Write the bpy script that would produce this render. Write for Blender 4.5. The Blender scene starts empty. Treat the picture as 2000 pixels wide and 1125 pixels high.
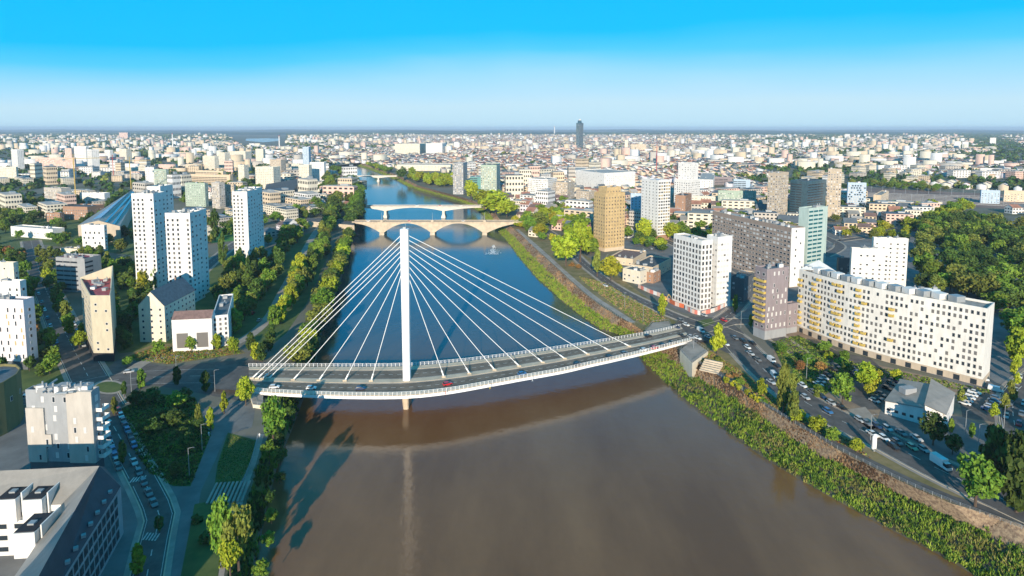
import bpy, bmesh, math, random
import numpy as np
from mathutils import Vector, Matrix
from mathutils.geometry import tessellate_polygon
R = math.radians
rnd = random.Random(11)
C = bpy.context.scene.collection
SC = bpy.context.scene

# ---------------------------------------------------------------- camera
H = 115.0; F = 1140.0; PITCH = R(5); GZ = 8.0
CY = 250 + F*math.tan(PITCH)
cd = bpy.data.cameras.new('camera'); cam = bpy.data.objects.new('camera', cd); C.objects.link(cam)
cam.location = (0, 0, H); cam.rotation_euler = (R(90)-PITCH, 0, 0)
cd.sensor_width = 36; cd.sensor_fit = 'HORIZONTAL'; cd.lens = 36*F/2000
cd.shift_y = (CY-562.5)/2000; cd.clip_start = 0.5; cd.clip_end = 90000
SC.camera = cam
SC.view_settings.view_transform = 'Standard'; SC.view_settings.look = 'None'
SC.view_settings.exposure = 0.38; SC.view_settings.gamma = 1

# ---------------------------------------------------------------- sky and sun
SUN_EL = 17.5; SUN_X = 0.10                      # light travels towards (SUN_X, 1)
w = bpy.data.worlds.new('World'); SC.world = w; w.use_nodes = True
nt = w.node_tree; nt.nodes.clear()
out = nt.nodes.new('ShaderNodeOutputWorld'); bg = nt.nodes.new('ShaderNodeBackground')
sky = nt.nodes.new('ShaderNodeTexSky'); sky.sky_type = 'NISHITA'; sky.sun_disc = False
sky.sun_elevation = R(SUN_EL); sky.sun_rotation = R(180)+math.atan(SUN_X); sky.altitude = 100
sky.air_density = 1.0; sky.dust_density = 0.6; sky.ozone_density = 3.0
tc = nt.nodes.new('ShaderNodeTexCoord'); sep = nt.nodes.new('ShaderNodeSeparateXYZ')
ramp = nt.nodes.new('ShaderNodeValToRGB')
nz = nt.nodes.new('ShaderNodeTexNoise'); nz.inputs['Scale'].default_value = 1.4; nz.inputs['Detail'].default_value = 3
mp = nt.nodes.new('ShaderNodeMapping'); mp.inputs['Scale'].default_value = (1, 1, 5)
L_ = nt.links.new
els = ramp.color_ramp.elements
els[0].position = 0.0; els[0].color = (0.42, 0.63, 0.76, 1)
els[1].position = 1.0; els[1].color = (0.03, 0.26, 0.44, 1)
for p_, c_ in ((0.04, (0.44, 0.64, 0.76, 1)), (0.08, (0.28, 0.59, 0.82, 1)), (0.12, (0.07, 0.50, 0.84, 1)), (0.16, (0.0, 0.44, 0.86, 1)), (0.24, (0.0, 0.42, 0.95, 1)), (0.36, (0.0, 0.38, 0.88, 1)), (0.54, (0.0, 0.25, 0.46, 1))):
    e_ = els.new(p_); e_.color = c_
def math_(op, a, b):
    n = nt.nodes.new('ShaderNodeMath'); n.operation = op
    for i, v in enumerate((a, b)):
        if v is None: continue
        if isinstance(v, (int, float)): n.inputs[i].default_value = v
        else: L_(v, n.inputs[i])
    return n.outputs[0]
L_(tc.outputs['Generated'], sep.inputs[0]); L_(tc.outputs['Generated'], mp.inputs['Vector']); L_(mp.outputs[0], nz.inputs['Vector'])
wob = math_('MULTIPLY', math_('SUBTRACT', nz.outputs['Fac'], 0.5), -0.10)
side = math_('ADD', math_('MULTIPLY', math_('ABSOLUTE', sep.outputs['X'], None), 0.05), math_('MULTIPLY', sep.outputs['X'], -0.035))
lift = math_('MULTIPLY', math_('ADD', wob, side), math_('MINIMUM', math_('MULTIPLY', math_('ABSOLUTE', sep.outputs['Z'], None), 8.0), 1.0))
L_(math_('ADD', sep.outputs['Z'], lift), ramp.inputs['Fac'])
sk = nt.nodes.new('ShaderNodeVectorMath'); sk.operation = 'SCALE'; sk.inputs['Scale'].default_value = 0.1; L_(sky.outputs[0], sk.inputs[0])
mul = nt.nodes.new('ShaderNodeMix'); mul.data_type = 'RGBA'; mul.inputs['Factor'].default_value = 0.96
L_(sk.outputs[0], mul.inputs['A']); L_(ramp.outputs['Color'], mul.inputs['B'])
L_(mul.outputs['Result'], bg.inputs['Color']); L_(bg.outputs[0], out.inputs[0])
bg.inputs['Strength'].default_value = 1.0
sl = bpy.data.lights.new('sun', 'SUN'); so = bpy.data.objects.new('sun', sl); C.objects.link(so)
sl.energy = 5.0; sl.angle = R(0.5); sl.color = (1.0, 0.86, 0.68)
so.rotation_euler = Vector((SUN_X, 1, -math.tan(R(SUN_EL))*math.hypot(1, SUN_X))).to_track_quat('-Z', 'Y').to_euler()
so.location = (0, -50, 300)
HAZE = 0.00006

# ---------------------------------------------------------------- pixel <-> world
cp, sp_ = math.cos(PITCH), math.sin(PITCH)
def P(x, y, z=GZ):
    u = (x-1000)/F; v = -(y-CY)/F
    d = (u, v*sp_+cp, v*cp-sp_)
    t = (z-H)/d[2]
    return Vector((d[0]*t, d[1]*t, z))
def proj(X, Y, z=GZ):
    dep = Y*cp-(z-H)*sp_; v = ((z-H)*cp+Y*sp_)/dep
    return 1000+F*X/dep, CY-F*v
def z_at(Y, ypx):
    v = -(ypx-CY)/F
    return H+Y*(v*cp-sp_)/(cp+v*sp_)
def mpp(Y): return Y/F                    # metres per photo pixel

# ---------------------------------------------------------------- materials
MATS = {}
def mat(name, col, rough=0.8, var=0.12, scale=0.3, metal=0.0, obj_var=0.0, bump=0.0, spec=0.5, col2=None, coords='Object', detail=4, squash=None):
    if name in MATS: return MATS[name]
    m = bpy.data.materials.new(name); m.use_nodes = True; MATS[name] = m
    n = m.node_tree; b = n.nodes['Principled BSDF']; l = n.links.new
    b.inputs['Roughness'].default_value = rough; b.inputs['Metallic'].default_value = metal
    b.inputs['Specular IOR Level'].default_value = spec
    b.inputs['Base Color'].default_value = (*col, 1)
    if var > 0 or col2:
        t = n.nodes.new('ShaderNodeTexCoord'); z = n.nodes.new('ShaderNodeTexNoise')
        z.inputs['Scale'].default_value = scale; z.inputs['Detail'].default_value = detail; z.inputs['Roughness'].default_value = 0.65
        if coords == 'World':
            g = n.nodes.new('ShaderNodeNewGeometry'); l(g.outputs['Position'], z.inputs['Vector'])
        elif squash:
            mpp_ = n.nodes.new('ShaderNodeMapping'); mpp_.inputs['Scale'].default_value = (1, 1, squash); l(t.outputs['Object'], mpp_.inputs['Vector']); l(mpp_.outputs[0], z.inputs['Vector'])
        else: l(t.outputs['Object'], z.inputs['Vector'])
        cr = n.nodes.new('ShaderNodeValToRGB'); e = cr.color_ramp.elements
        c2 = col2 or tuple(min(1, c*(1+var)) for c in col); c1 = col if col2 else tuple(c*(1-var) for c in col)
        e[0].position = 0.36; e[1].position = 0.64; e[0].color = (*c1, 1); e[1].color = (*c2, 1)
        l(z.outputs['Fac'], cr.inputs['Fac']); src = cr.outputs['Color']
        if obj_var > 0:
            oi = n.nodes.new('ShaderNodeObjectInfo'); hs = n.nodes.new('ShaderNodeHueSaturation')
            mr = n.nodes.new('ShaderNodeMapRange'); mr.inputs['To Min'].default_value = 1-obj_var; mr.inputs['To Max'].default_value = 1+obj_var
            l(oi.outputs['Random'], mr.inputs['Value']); l(mr.outputs[0], hs.inputs['Value'])
            mh = n.nodes.new('ShaderNodeMapRange'); mh.inputs['To Min'].default_value = 0.5-obj_var*0.05; mh.inputs['To Max'].default_value = 0.5+obj_var*0.05
            ml = n.nodes.new('ShaderNodeMath'); ml.operation = 'FRACT'; mm = n.nodes.new('ShaderNodeMath'); mm.operation = 'MULTIPLY'; mm.inputs[1].default_value = 7.3
            l(oi.outputs['Random'], mm.inputs[0]); l(mm.outputs[0], ml.inputs[0]); l(ml.outputs[0], mh.inputs['Value']); l(mh.outputs[0], hs.inputs['Hue'])
            l(src, hs.inputs['Color']); src = hs.outputs['Color']
        l(src, b.inputs['Base Color'])
        if bump > 0:
            bp = n.nodes.new('ShaderNodeBump'); bp.inputs['Strength'].default_value = bump; bp.inputs['Distance'].default_value = 0.3
            l(z.outputs['Fac'], bp.inputs['Height']); l(bp.outputs[0], b.inputs['Normal'])
    return m
def wallm(name, col, **k): return mat(name, col, rough=0.85, var=0.09, scale=0.5, detail=8, squash=0.3, **k)
W = {
 'white': wallm('white_render', (0.70, 0.68, 0.65)), 'cream': wallm('cream_render', (0.66, 0.60, 0.48)),
 'lilac': wallm('pale_lilac_render', (0.66, 0.61, 0.64)), 'beige': wallm('beige_render', (0.50, 0.44, 0.32)),
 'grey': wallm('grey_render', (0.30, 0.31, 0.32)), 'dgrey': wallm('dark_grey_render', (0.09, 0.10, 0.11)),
 'slabw': wallm('ivory_render', (0.70, 0.67, 0.62)), 'aqua': wallm('aqua_cladding', (0.40, 0.50, 0.46)), 'bronze': wallm('dark_ochre_cladding', (0.17, 0.15, 0.06)), 'taupe': wallm('taupe_render', (0.46, 0.42, 0.37)), 'mauve': wallm('mauve_cladding', (0.25, 0.21, 0.22)),
 'gold': mat('gold_cladding', (0.52, 0.37, 0.18), 0.6, 0.15, 0.4), 'pink': wallm('pink_render', (0.66, 0.46, 0.38)),
 'brown': wallm('brown_concrete', (0.33, 0.25, 0.20)), 'teal': mat('teal_glass_wall', (0.12, 0.30, 0.30), 0.3, 0.1, 0.3),
 'greenish': wallm('greenish_cladding', (0.34, 0.42, 0.34)), 'dark': mat('dark_glass_wall', (0.04, 0.09, 0.12), 0.25, 0.2, 0.4),
 'brick': wallm('brown_brick', (0.34, 0.20, 0.13)), 'sand': wallm('sand_stone', (0.60, 0.48, 0.34)),
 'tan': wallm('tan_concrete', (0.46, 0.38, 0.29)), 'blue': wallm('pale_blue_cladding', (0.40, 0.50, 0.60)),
 'yellow': wallm('ochre_balcony', (0.52, 0.37, 0.09)), 'black': wallm('black_plinth', (0.02, 0.02, 0.025)),
 'red': wallm('red_panel', (0.45, 0.06, 0.05)), 'metal': mat('galvanised_metal', (0.35, 0.37, 0.38), 0.5, 0.05, 1, 0.3),
}
Rf = {
 'gravel': mat('roof_gravel', (0.26, 0.25, 0.23), 0.95, 0.3, 0.5), 'light': mat('roof_pale_membrane', (0.40, 0.37, 0.34), 0.9, 0.25, 0.4),
 'dark': mat('roof_bitumen', (0.07, 0.08, 0.09), 0.9, 0.3, 0.4), 'slate': mat('roof_slate', (0.10, 0.12, 0.14), 0.7, 0.2, 0.6),
 'zinc': mat('roof_zinc', (0.24, 0.225, 0.205), 0.5, 0.12, 0.3), 'tile': mat('roof_clay_tile', (0.33, 0.16, 0.11), 0.9, 0.3, 0.6),
 'browntile': mat('roof_brown_tile', (0.17, 0.11, 0.10), 0.9, 0.25, 0.6), 'red': mat('roof_red_felt', (0.35, 0.07, 0.08), 0.9, 0.3, 0.3),
 'blue': mat('roof_blue_glass', (0.05, 0.20, 0.38), 0.25, 0.15, 0.3),
}
GL = {
 'dark': mat('window_glass_dark', (0.025, 0.035, 0.045), 0.12, 0.0), 'mid': mat('window_glass_curtain', (0.16, 0.15, 0.14), 0.3, 0.0),
 'shut': mat('window_shutter_white', (0.60, 0.58, 0.55), 0.6, 0.0), 'teal': mat('window_glass_teal', (0.02, 0.13, 0.15), 0.1, 0.0), 'frame': mat('window_frame_white', (0.60, 0.59, 0.58), 0.5, 0.0),
 'sframe': mat('window_frame_grey', (0.20, 0.20, 0.20), 0.5, 0.0),
 'dframe': mat('window_frame_dark', (0.06, 0.06, 0.07), 0.5, 0.0), 'tan': mat('window_blind_ochre', (0.45, 0.33, 0.15), 0.6, 0.0),
}
ASPH = mat('asphalt', (0.10, 0.09, 0.085), 0.9, 0.28, 0.25, coords='World', detail=8); PAVE = mat('paving', (0.32, 0.27, 0.23), 0.9, 0.2, 0.15, coords='World')
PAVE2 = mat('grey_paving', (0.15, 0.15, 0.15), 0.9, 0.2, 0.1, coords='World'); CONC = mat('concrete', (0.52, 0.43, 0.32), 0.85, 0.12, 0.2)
WPAINT = mat('white_steel_paint', (0.85, 0.84, 0.83), 0.4, 0.02, 0.2); RMARK = mat('road_paint', (0.55, 0.54, 0.52), 0.8, 0.2, 1.0)
GRASS = mat('grass_green', (0.045, 0.085, 0.015), 0.95, 0, 0.12, col2=(0.10, 0.13, 0.03), coords='World')
DRY = mat('dry_grass', (0.14, 0.12, 0.035), 0.95, 0, 0.15, col2=(0.26, 0.19, 0.09), coords='World', bump=0.3)
EARTH = mat('bare_earth', (0.20, 0.14, 0.10), 0.95, 0, 0.2, col2=(0.33, 0.24, 0.16), coords='World', bump=0.4)
MUD = mat('river_mud', (0.10, 0.08, 0.05), 0.8, 0.3, 0.3, coords='World')
BARK = mat('bark', (0.10, 0.07, 0.05), 0.95, 0.3, 1.0)

# ---------------------------------------------------------------- mesh helpers
class MB:
    def __init__(s): s.v = []; s.f = []; s.m = []; s.mats = []
    def mi(s, m):
        if m not in s.mats: s.mats.append(m)
        return s.mats.index(m)
    def face(s, pts, m):
        b = len(s.v); s.v += [tuple(p) for p in pts]; s.f.append(tuple(range(b, b+len(pts)))); s.m.append(s.mi(m))
    def box(s, c, d, m, rz=0.0, taper=1.0):
        ca, sa = math.cos(rz), math.sin(rz); b = len(s.v)
        for z, k in ((-1, 1), (1, taper)):
            for x, y in ((-1, -1), (1, -1), (1, 1), (-1, 1)):
                X, Y = x*d[0]/2*k, y*d[1]/2*k
                s.v.append((c[0]+X*ca-Y*sa, c[1]+X*sa+Y*ca, c[2]+z*d[2]/2))
        k = s.mi(m)
        for f in ((3, 2, 1, 0), (4, 5, 6, 7), (0, 1, 5, 4), (1, 2, 6, 5), (2, 3, 7, 6), (3, 0, 4, 7)):
            s.f.append(tuple(b+i for i in f)); s.m.append(k)
    def prism(s, poly, z0, z1, m, top=True, bottom=False, mtop=None):
        n = len(poly); b = len(s.v); k = s.mi(m)
        s.v += [(p[0], p[1], z0) for p in poly]+[(p[0], p[1], z1) for p in poly]
        for i in range(n):
            j = (i+1) % n; s.f.append((b+i, b+j, b+n+j, b+n+i)); s.m.append(k)
        if top: s.f.append(tuple(b+n+i for i in range(n))); s.m.append(s.mi(mtop or m))
        if bottom: s.f.append(tuple(b+i for i in reversed(range(n)))); s.m.append(k)
    def bar(s, a, b_, r, m, n=4, r2=None):
        a = Vector(a); b_ = Vector(b_); d = (b_-a)
        if d.length < 1e-6: return
        q = d.to_track_quat('Z', 'Y'); r2 = r if r2 is None else r2; b = len(s.v); k = s.mi(m)
        for p, rr in ((a, r), (b_, r2)):
            for i in range(n):
                t = 2*math.pi*(i+0.5)/n; s.v.append(tuple(p+q @ Vector((math.cos(t)*rr, math.sin(t)*rr, 0))))
        for i in range(n):
            j = (i+1) % n; s.f.append((b+i, b+j, b+n+j, b+n+i)); s.m.append(k)
        s.f.append(tuple(b+n+i for i in range(n))); s.m.append(k); s.f.append(tuple(b+i for i in reversed(range(n)))); s.m.append(k)
    def mesh(s, name):
        me = bpy.data.meshes.new(name); me.from_pydata(s.v, [], s.f)
        for m in s.mats: me.materials.append(m)
        me.polygons.foreach_set('material_index', s.m); me.update(); return me
    def build(s, name, parent=None, kind=None):
        o = bpy.data.objects.new(name, s.mesh(name)); C.objects.link(o)
        if parent: o.parent = parent
        if kind: o['kind'] = kind
        return o
def np_mesh(name, verts, faces4, mats, midx, faces3=None):
    me = bpy.data.meshes.new(name); verts = np.asarray(verts, np.float32).reshape(-1, 3)
    f4 = np.asarray(faces4, np.int32).reshape(-1, 4); f3 = np.zeros((0, 3), np.int32) if faces3 is None else np.asarray(faces3, np.int32).reshape(-1, 3)
    me.vertices.add(len(verts)); me.vertices.foreach_set('co', verts.ravel())
    loops = np.concatenate([f4.ravel(), f3.ravel()]); me.loops.add(len(loops)); me.loops.foreach_set('vertex_index', loops)
    n4, n3 = len(f4), len(f3); me.polygons.add(n4+n3)
    st = np.concatenate([np.arange(n4)*4, n4*4+np.arange(n3)*3]).astype(np.int32)
    me.polygons.foreach_set('loop_start', st)
    for m in mats: me.materials.append(m)
    me.polygons.foreach_set('material_index', np.asarray(midx, np.int32)); me.update(calc_edges=True); me.validate(); return me
def tag(o, label=None, cat=None, group=None, kind=None):
    if label: o['label'] = label
    if cat: o['category'] = cat
    if group: o['group'] = group
    if kind: o['kind'] = kind
    return o
def empty(name, loc, rz=0.0, label=None, cat=None, group=None):
    o = bpy.data.objects.new(name, None); C.objects.link(o); o.location = loc; o.rotation_euler = (0, 0, rz); o.empty_display_size = 0.5
    return tag(o, label, cat, group)
def link(name, me, parent=None, loc=(0, 0, 0), rz=0.0, sc=None, label=None):
    o = bpy.data.objects.new(name, me); C.objects.link(o); o.location = loc; o.rotation_euler = (0, 0, rz)
    if parent: o.parent = parent
    if sc: o.scale = sc
    if label: o['label'] = label
    return o
ONES = 'first second third fourth fifth sixth seventh eighth ninth tenth eleventh twelfth thirteenth fourteenth fifteenth sixteenth seventeenth eighteenth nineteenth'.split()
TENS = {20: 'twent', 30: 'thirt', 40: 'fort', 50: 'fift', 60: 'sixt', 70: 'sevent', 80: 'eight', 90: 'ninet'}
def ordn(i):                                 # 0 -> first
    n = i+1
    if n < 20: return ONES[n-1]
    if n >= 100: return 'hundred and '+ordn(n-101) if n > 100 else 'hundredth'
    t = n//10*10; return TENS[t]+'ieth' if n == t else TENS[t]+'y-'+ONES[n-t-1]
def smooth(pts, step):
    pts = [Vector(p) for p in pts]; out = []
    for i in range(len(pts)-1):
        p0 = pts[max(i-1, 0)]; p1 = pts[i]; p2 = pts[i+1]; p3 = pts[min(i+2, len(pts)-1)]
        n = max(1, int((p2-p1).length/step))
        for k in range(n):
            t = k/n
            out.append(0.5*((2*p1)+(p2-p0)*t+(2*p0-5*p1+4*p2-p3)*t*t+(3*p1-p0-3*p2+p3)*t**3))
    out.append(pts[-1]); return out
def sheet(name, poly, z, m, kind='structure'):
    """flat polygon (any shape) at height z"""
    pts = [Vector((p[0], p[1], 0)) for p in poly]
    tri = tessellate_polygon([pts]); me = bpy.data.meshes.new(name)
    me.from_pydata([(p.x, p.y, z) for p in pts], [], [tuple(t) for t in tri]); me.materials.append(m); me.update()
    bm = bmesh.new(); bm.from_mesh(me); bmesh.ops.recalc_face_normals(bm, faces=bm.faces)
    if bm.faces and sum(f.normal.z for f in bm.faces) < 0: bmesh.ops.reverse_faces(bm, faces=bm.faces)
    bm.to_mesh(me); bm.free()
    o = bpy.data.objects.new(name, me); C.objects.link(o); o['kind'] = kind; return o
def psheet(name, px, k, m): return sheet(name, [P(x, y) for x, y in px], GZ+0.03*k, m)
def ribbon_pts(line, width, off=0.0):
    L, Rr = [], []
    for i, p in enumerate(line):
        a = line[max(i-1, 0)]; b = line[min(i+1, len(line)-1)]; d = (b-a); d.z = 0; d.normalize(); n = Vector((-d.y, d.x, 0))
        L.append(p+n*(off+width/2)); Rr.append(p+n*(off-width/2))
    return L, Rr
def ribbon(mb, line, width, z, m, off=0.0, dash=None):
    L, Rr = ribbon_pts(line, width, off)
    acc = 0.0
    for i in range(len(line)-1):
        acc += (line[i+1]-line[i]).length
        if dash and (acc % (dash[0]+dash[1])) > dash[0]: continue
        zz = (lambda p: z if z is not None else p.z)
        mb.face([(Rr[i].x, Rr[i].y, zz(Rr[i])), (Rr[i+1].x, Rr[i+1].y, zz(Rr[i+1])), (L[i+1].x, L[i+1].y, zz(L[i+1])), (L[i].x, L[i].y, zz(L[i]))], m)
def strip2(mb, A, B, m):
    for i in range(len(A)-1): mb.face([A[i], A[i+1], B[i+1], B[i]], m)
def resample(pts, n):
    d = [0]
    for a, b in zip(pts, pts[1:]): d.append(d[-1]+(Vector(b)-Vector(a)).length)
    out = []; j = 0
    for k in range(n):
        s = d[-1]*k/(n-1)
        while j < len(d)-2 and d[j+1] < s: j += 1
        t = (s-d[j])/max(1e-9, d[j+1]-d[j]); out.append(Vector(pts[j]).lerp(Vector(pts[j+1]), t))
    return out
def inpoly(x, y, poly):
    c = False; n = len(poly); j = n-1
    for i in range(n):
        xi, yi = poly[i][0], poly[i][1]; xj, yj = poly[j][0], poly[j][1]
        if (yi > y) != (yj > y) and x < (xj-xi)*(y-yi)/(yj-yi)+xi: c = not c
        j = i
    return c
# ================================================================ the land, the river and its banks
# left bank, near to far: water line, top of bank (photo pixels)
LW = [(498,1135),(508,1060),(522,985),(545,900),(566,850),(585,800),(604,750),(618,700),(630,645),(645,600),(665,550),(680,500),(694,450),(702,420),(704,390),(702,368),(690,350),(672,341),(655,334),(640,328)]
LT = [(440,1135),(462,1060),(482,985),(506,900),(524,850),(538,800),(560,742),(585,690),(602,640),(622,595),(645,545),(663,497),(682,446),(691,416),(694,388),(692,366),(681,349),(664,340),(648,332),(634,326)]
lw = [P(x, y, 0) for x, y in LW]; lt = [P(x, y, GZ) for x, y in LT]
lw = [Vector((-47, 90, 0)), Vector((-44, -400, 0))][::-1] + lw; lt = [Vector((-66, 90, GZ)), Vector((-62, -400, GZ))][::-1] + lt
# right bank, near to far
RW = [(1915,1132),(1850,1092),(1780,1056),(1700,1014),(1620,970),(1560,936),(1500,900),(1450,866),(1400,830),(1340,785),(1300,748),(1262,712),(1238,684),(1225,664),(1206,652),(1176,646),(1140,621),(1100,590),(1050,545),(1012,500),(990,470),(972,452),(952,437),(944,420),(925,405),(900,394),(872,386),(835,376),(800,366),(775,352),(745,340),(720,331),(704,326),(694,322)]
RM = [(2030,1100),(1920,1040),(1840,1005),(1760,968),(1680,928),(1600,890),(1530,845),(1480,812),(1430,780),(1370,745),(1320,712),(1285,688),(1262,672),(1246,658),(1226,645),(1192,633),(1156,607),(1118,578),(1068,532),(1026,490),(1003,464),(984,447),(964,432),(955,417),(935,403),(908,392),(880,384),(842,374),(808,364),(782,350),(752,338),(727,329),(710,324),(700,320)]
RT = [(2060,1050),(1960,1012),(1860,984),(1780,950),(1700,911),(1640,880),(1560,832),(1505,800),(1458,768),(1400,730),(1352,697),(1318,676),(1296,664),(1268,650),(1244,636),(1212,622),(1172,596),(1136,568),(1086,522),(1042,482),(1018,458),(997,442),(976,428),(966,414),(946,400),(918,390),(890,382),(852,372),(816,362),(790,348),(760,336),(734,327),(716,322),(706,318)]
rw = [P(x, y, 0) for x, y in RW]; rm = [P(x, y, 2.6) for x, y in RM]; rt = [P(x, y, GZ) for x, y in RT]
rw = [Vector((140, -400, 0)), Vector((128, 80, 0))]+rw; rm = [Vector((165, -400, 2.6)), Vector((148, 80, 2.6))]+rm; rt = [Vector((172, -400, GZ)), Vector((158, 80, GZ))]+rt
FARE = 45000
land = lt+[Vector((p.x, p.y, 0)) for p in reversed(rt)]
ground_mat = mat('city_ground', (0.075, 0.085, 0.04), 0.95, 0, 0.012, col2=(0.18, 0.16, 0.13), coords='World', detail=8)
poly = [Vector((FARE*1.6, -400, 0)), Vector((FARE*1.6, FARE, 0)), Vector((-FARE*1.6, FARE, 0)), Vector((-FARE*1.6, -400, 0))]
# left top line runs near->far, then back along the right bank far->near
outer = [(p.x, p.y) for p in poly[:]]; river_line = [(p.x, p.y) for p in lt]+[(p.x, p.y) for p in reversed(rt)]
sheet('ground', outer+river_line, GZ, ground_mat)
RIVER_TOP = river_line
mb = MB()
n = 150; A = resample(lw, n); B = resample(lt, n)
strip2(mb, lt, lw, MUD) if False else None
for i in range(len(lw)-1):
    K = 6
    for k in range(K):
        t0, t1 = k/K, (k+1)/K
        a0 = lw[i].lerp(lt[i], t0); a1 = lw[i+1].lerp(lt[i+1], t0); b0 = lw[i].lerp(lt[i], t1); b1 = lw[i+1].lerp(lt[i+1], t1)
        mb.face([a0, b0, b1, a1], GRASS if k > 0 else MUD)
tag(mb.build('left_river_bank'), kind='structure')
BRK = mat('bank_stone_slope', (0.15, 0.10, 0.07), 0.95, 0, 1.1, col2=(0.38, 0.28, 0.18), coords='World', bump=0.6)
mb = MB()
for i in range(len(rw)-1):
    mb.face([rw[i], rw[i+1], rm[i+1], rm[i]], MUD); mb.face([rm[i], rm[i+1], rt[i+1], rt[i]], BRK)
mb.face([lw[-1], lt[-1], rt[-1], rw[-1]], MUD)
tag(mb.build('right_river_bank'), kind='structure')

# water
wm = bpy.data.materials.new('river_water'); wm.use_nodes = True; n_ = wm.node_tree; b_ = n_.nodes['Principled BSDF']
b_.inputs['Base Color'].default_value = (0.085, 0.055, 0.035, 1); b_.inputs['Roughness'].default_value = 0.13; b_.inputs['IOR'].default_value = 1.48
g_ = n_.nodes.new('ShaderNodeNewGeometry'); z1 = n_.nodes.new('ShaderNodeTexNoise'); z1.inputs['Scale'].default_value = 0.35; z1.inputs['Detail'].default_value = 4
z2 = n_.nodes.new('ShaderNodeTexNoise'); z2.inputs['Scale'].default_value = 0.012; z2.inputs['Detail'].default_value = 3
cr = n_.nodes.new('ShaderNodeValToRGB'); cr.color_ramp.elements[0].position = 0.38; cr.color_ramp.elements[1].position = 0.62
cr.color_ramp.elements[0].color = (0.15, 0.070, 0.027, 1); cr.color_ramp.elements[1].color = (0.23, 0.118, 0.050, 1)
bp = n_.nodes.new('ShaderNodeBump'); bp.inputs['Strength'].default_value = 0.12; bp.inputs['Distance'].default_value = 0.25
k = n_.links.new; k(g_.outputs['Position'], z1.inputs['Vector'])
mv = n_.nodes.new('ShaderNodeMapping'); mv.inputs['Scale'].default_value = (2.2, 0.7, 1); mv.inputs['Rotation'].default_value = (0, 0, .25); k(g_.outputs['Position'], mv.inputs['Vector']); k(mv.outputs[0], z2.inputs['Vector']); z2.inputs['Detail'].default_value = 7; z2.inputs['Roughness'].default_value = .62
sy = n_.nodes.new('ShaderNodeSeparateXYZ'); k(g_.outputs['Position'], sy.inputs[0])
ma = n_.nodes.new('ShaderNodeMath'); ma.operation = 'MULTIPLY_ADD'; ma.inputs[1].default_value = 160; k(z2.outputs['Fac'], ma.inputs[0]); k(sy.outputs['Y'], ma.inputs[2])
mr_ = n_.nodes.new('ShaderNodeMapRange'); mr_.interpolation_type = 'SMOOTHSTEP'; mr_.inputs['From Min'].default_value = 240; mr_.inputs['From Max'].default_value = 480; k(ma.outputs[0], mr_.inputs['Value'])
# blue-green painted into the water further up the river, standing in for reflected sky
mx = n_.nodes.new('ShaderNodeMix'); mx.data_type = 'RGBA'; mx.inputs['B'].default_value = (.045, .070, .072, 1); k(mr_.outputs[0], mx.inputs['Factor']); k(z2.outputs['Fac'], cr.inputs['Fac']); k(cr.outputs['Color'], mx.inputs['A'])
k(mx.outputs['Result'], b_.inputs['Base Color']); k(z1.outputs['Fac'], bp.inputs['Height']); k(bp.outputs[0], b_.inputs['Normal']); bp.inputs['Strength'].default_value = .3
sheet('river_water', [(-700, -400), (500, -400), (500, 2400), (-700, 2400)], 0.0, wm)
# distant reach of the river, far left
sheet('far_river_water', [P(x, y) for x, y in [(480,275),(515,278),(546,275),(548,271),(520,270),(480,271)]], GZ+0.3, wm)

# ---------------------------------------------------------------- roads and pavements
RD = {}
def road(name, px, width, k=2, m=None, mark=True, edge=1.6, step=6):
    line = smooth([P(x, y) for x, y in px], step); mb = MB()
    z = GZ+0.03*k
    if edge:
        e = MB(); ribbon(e, line, width+2*edge, z-0.015, PAVE); tag(e.build('pavement'), kind='structure')
        kb = MB()
        for s in (-1, 1):
            Lk, Rk = ribbon_pts(line, 0.3, s*(width/2+0.15))
            for i in range(len(line)-1):
                q = [Rk[i], Rk[i+1], Lk[i+1], Lk[i]]
                kb.prism([(p.x, p.y) for p in q], z-0.01, z+0.11, CONC)
        tag(kb.build('kerb'), kind='structure')
    ribbon(mb, line, width, z, m or ASPH); tag(mb.build(name), kind='structure')
    if mark:
        mk = MB(); ribbon(mk, resample(line, int(len(line)*3)), 0.22, z+0.02, RMARK, 0, (4, 4))
        for s in (-1, 1): ribbon(mk, line, 0.15, z+0.02, RMARK, s*(width/2-0.5))
        tag(mk.build('road_marking'), kind='structure')
    RD[name] = line; return line
psheet('tower_park', [(-200,400),(260,385),(270,500),(60,475),(-300,480)], 0.35, GRASS)
# left
psheet('paved_junction', [(185,742),(232,700),(330,716),(470,702),(560,712),(548,745),(515,772),(480,785),(300,752),(232,775),(190,790)], 1, ASPH)
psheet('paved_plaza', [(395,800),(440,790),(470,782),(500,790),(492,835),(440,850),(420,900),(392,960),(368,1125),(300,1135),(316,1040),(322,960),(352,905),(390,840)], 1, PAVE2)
psheet('quay_path', [(516,848),(500,905),(480,960),(470,1000),(448,1060),(436,1135),(425,1135),(436,1060),(460,990),(470,955),(490,905),(504,848)], 2, PAVE)
psheet('park_lawn', [(232,800),(300,768),(380,775),(412,850),(398,885),(372,950),(338,950),(290,925),(255,870)], 1.4, GRASS)
psheet('quay_lawn', [(445,845),(500,860),(490,905),(465,950),(418,955),(425,905)], 2.5, GRASS)
psheet('quay_verge', [(380,985),(430,975),(450,990),(424,1130),(352,1130)], 1.6, GRASS)
road('side_street', [(205,805),(232,850),(262,905),(292,960),(312,1010),(300,1060),(284,1140)], 7, 2)
road('boulevard', [(60,470),(80,540),(105,600),(135,665),(172,735),(205,800)], 13, 3)
road('approach_road', [(-20,790),(120,765),(230,742),(370,735),(520,735)], 15, 4, edge=0)
road('cross_street', [(240,735),(300,700),(400,690),(480,660),(525,620),(552,570),(590,500),(612,460),(640,420)], 6, 2, PAVE, False, 0)
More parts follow.
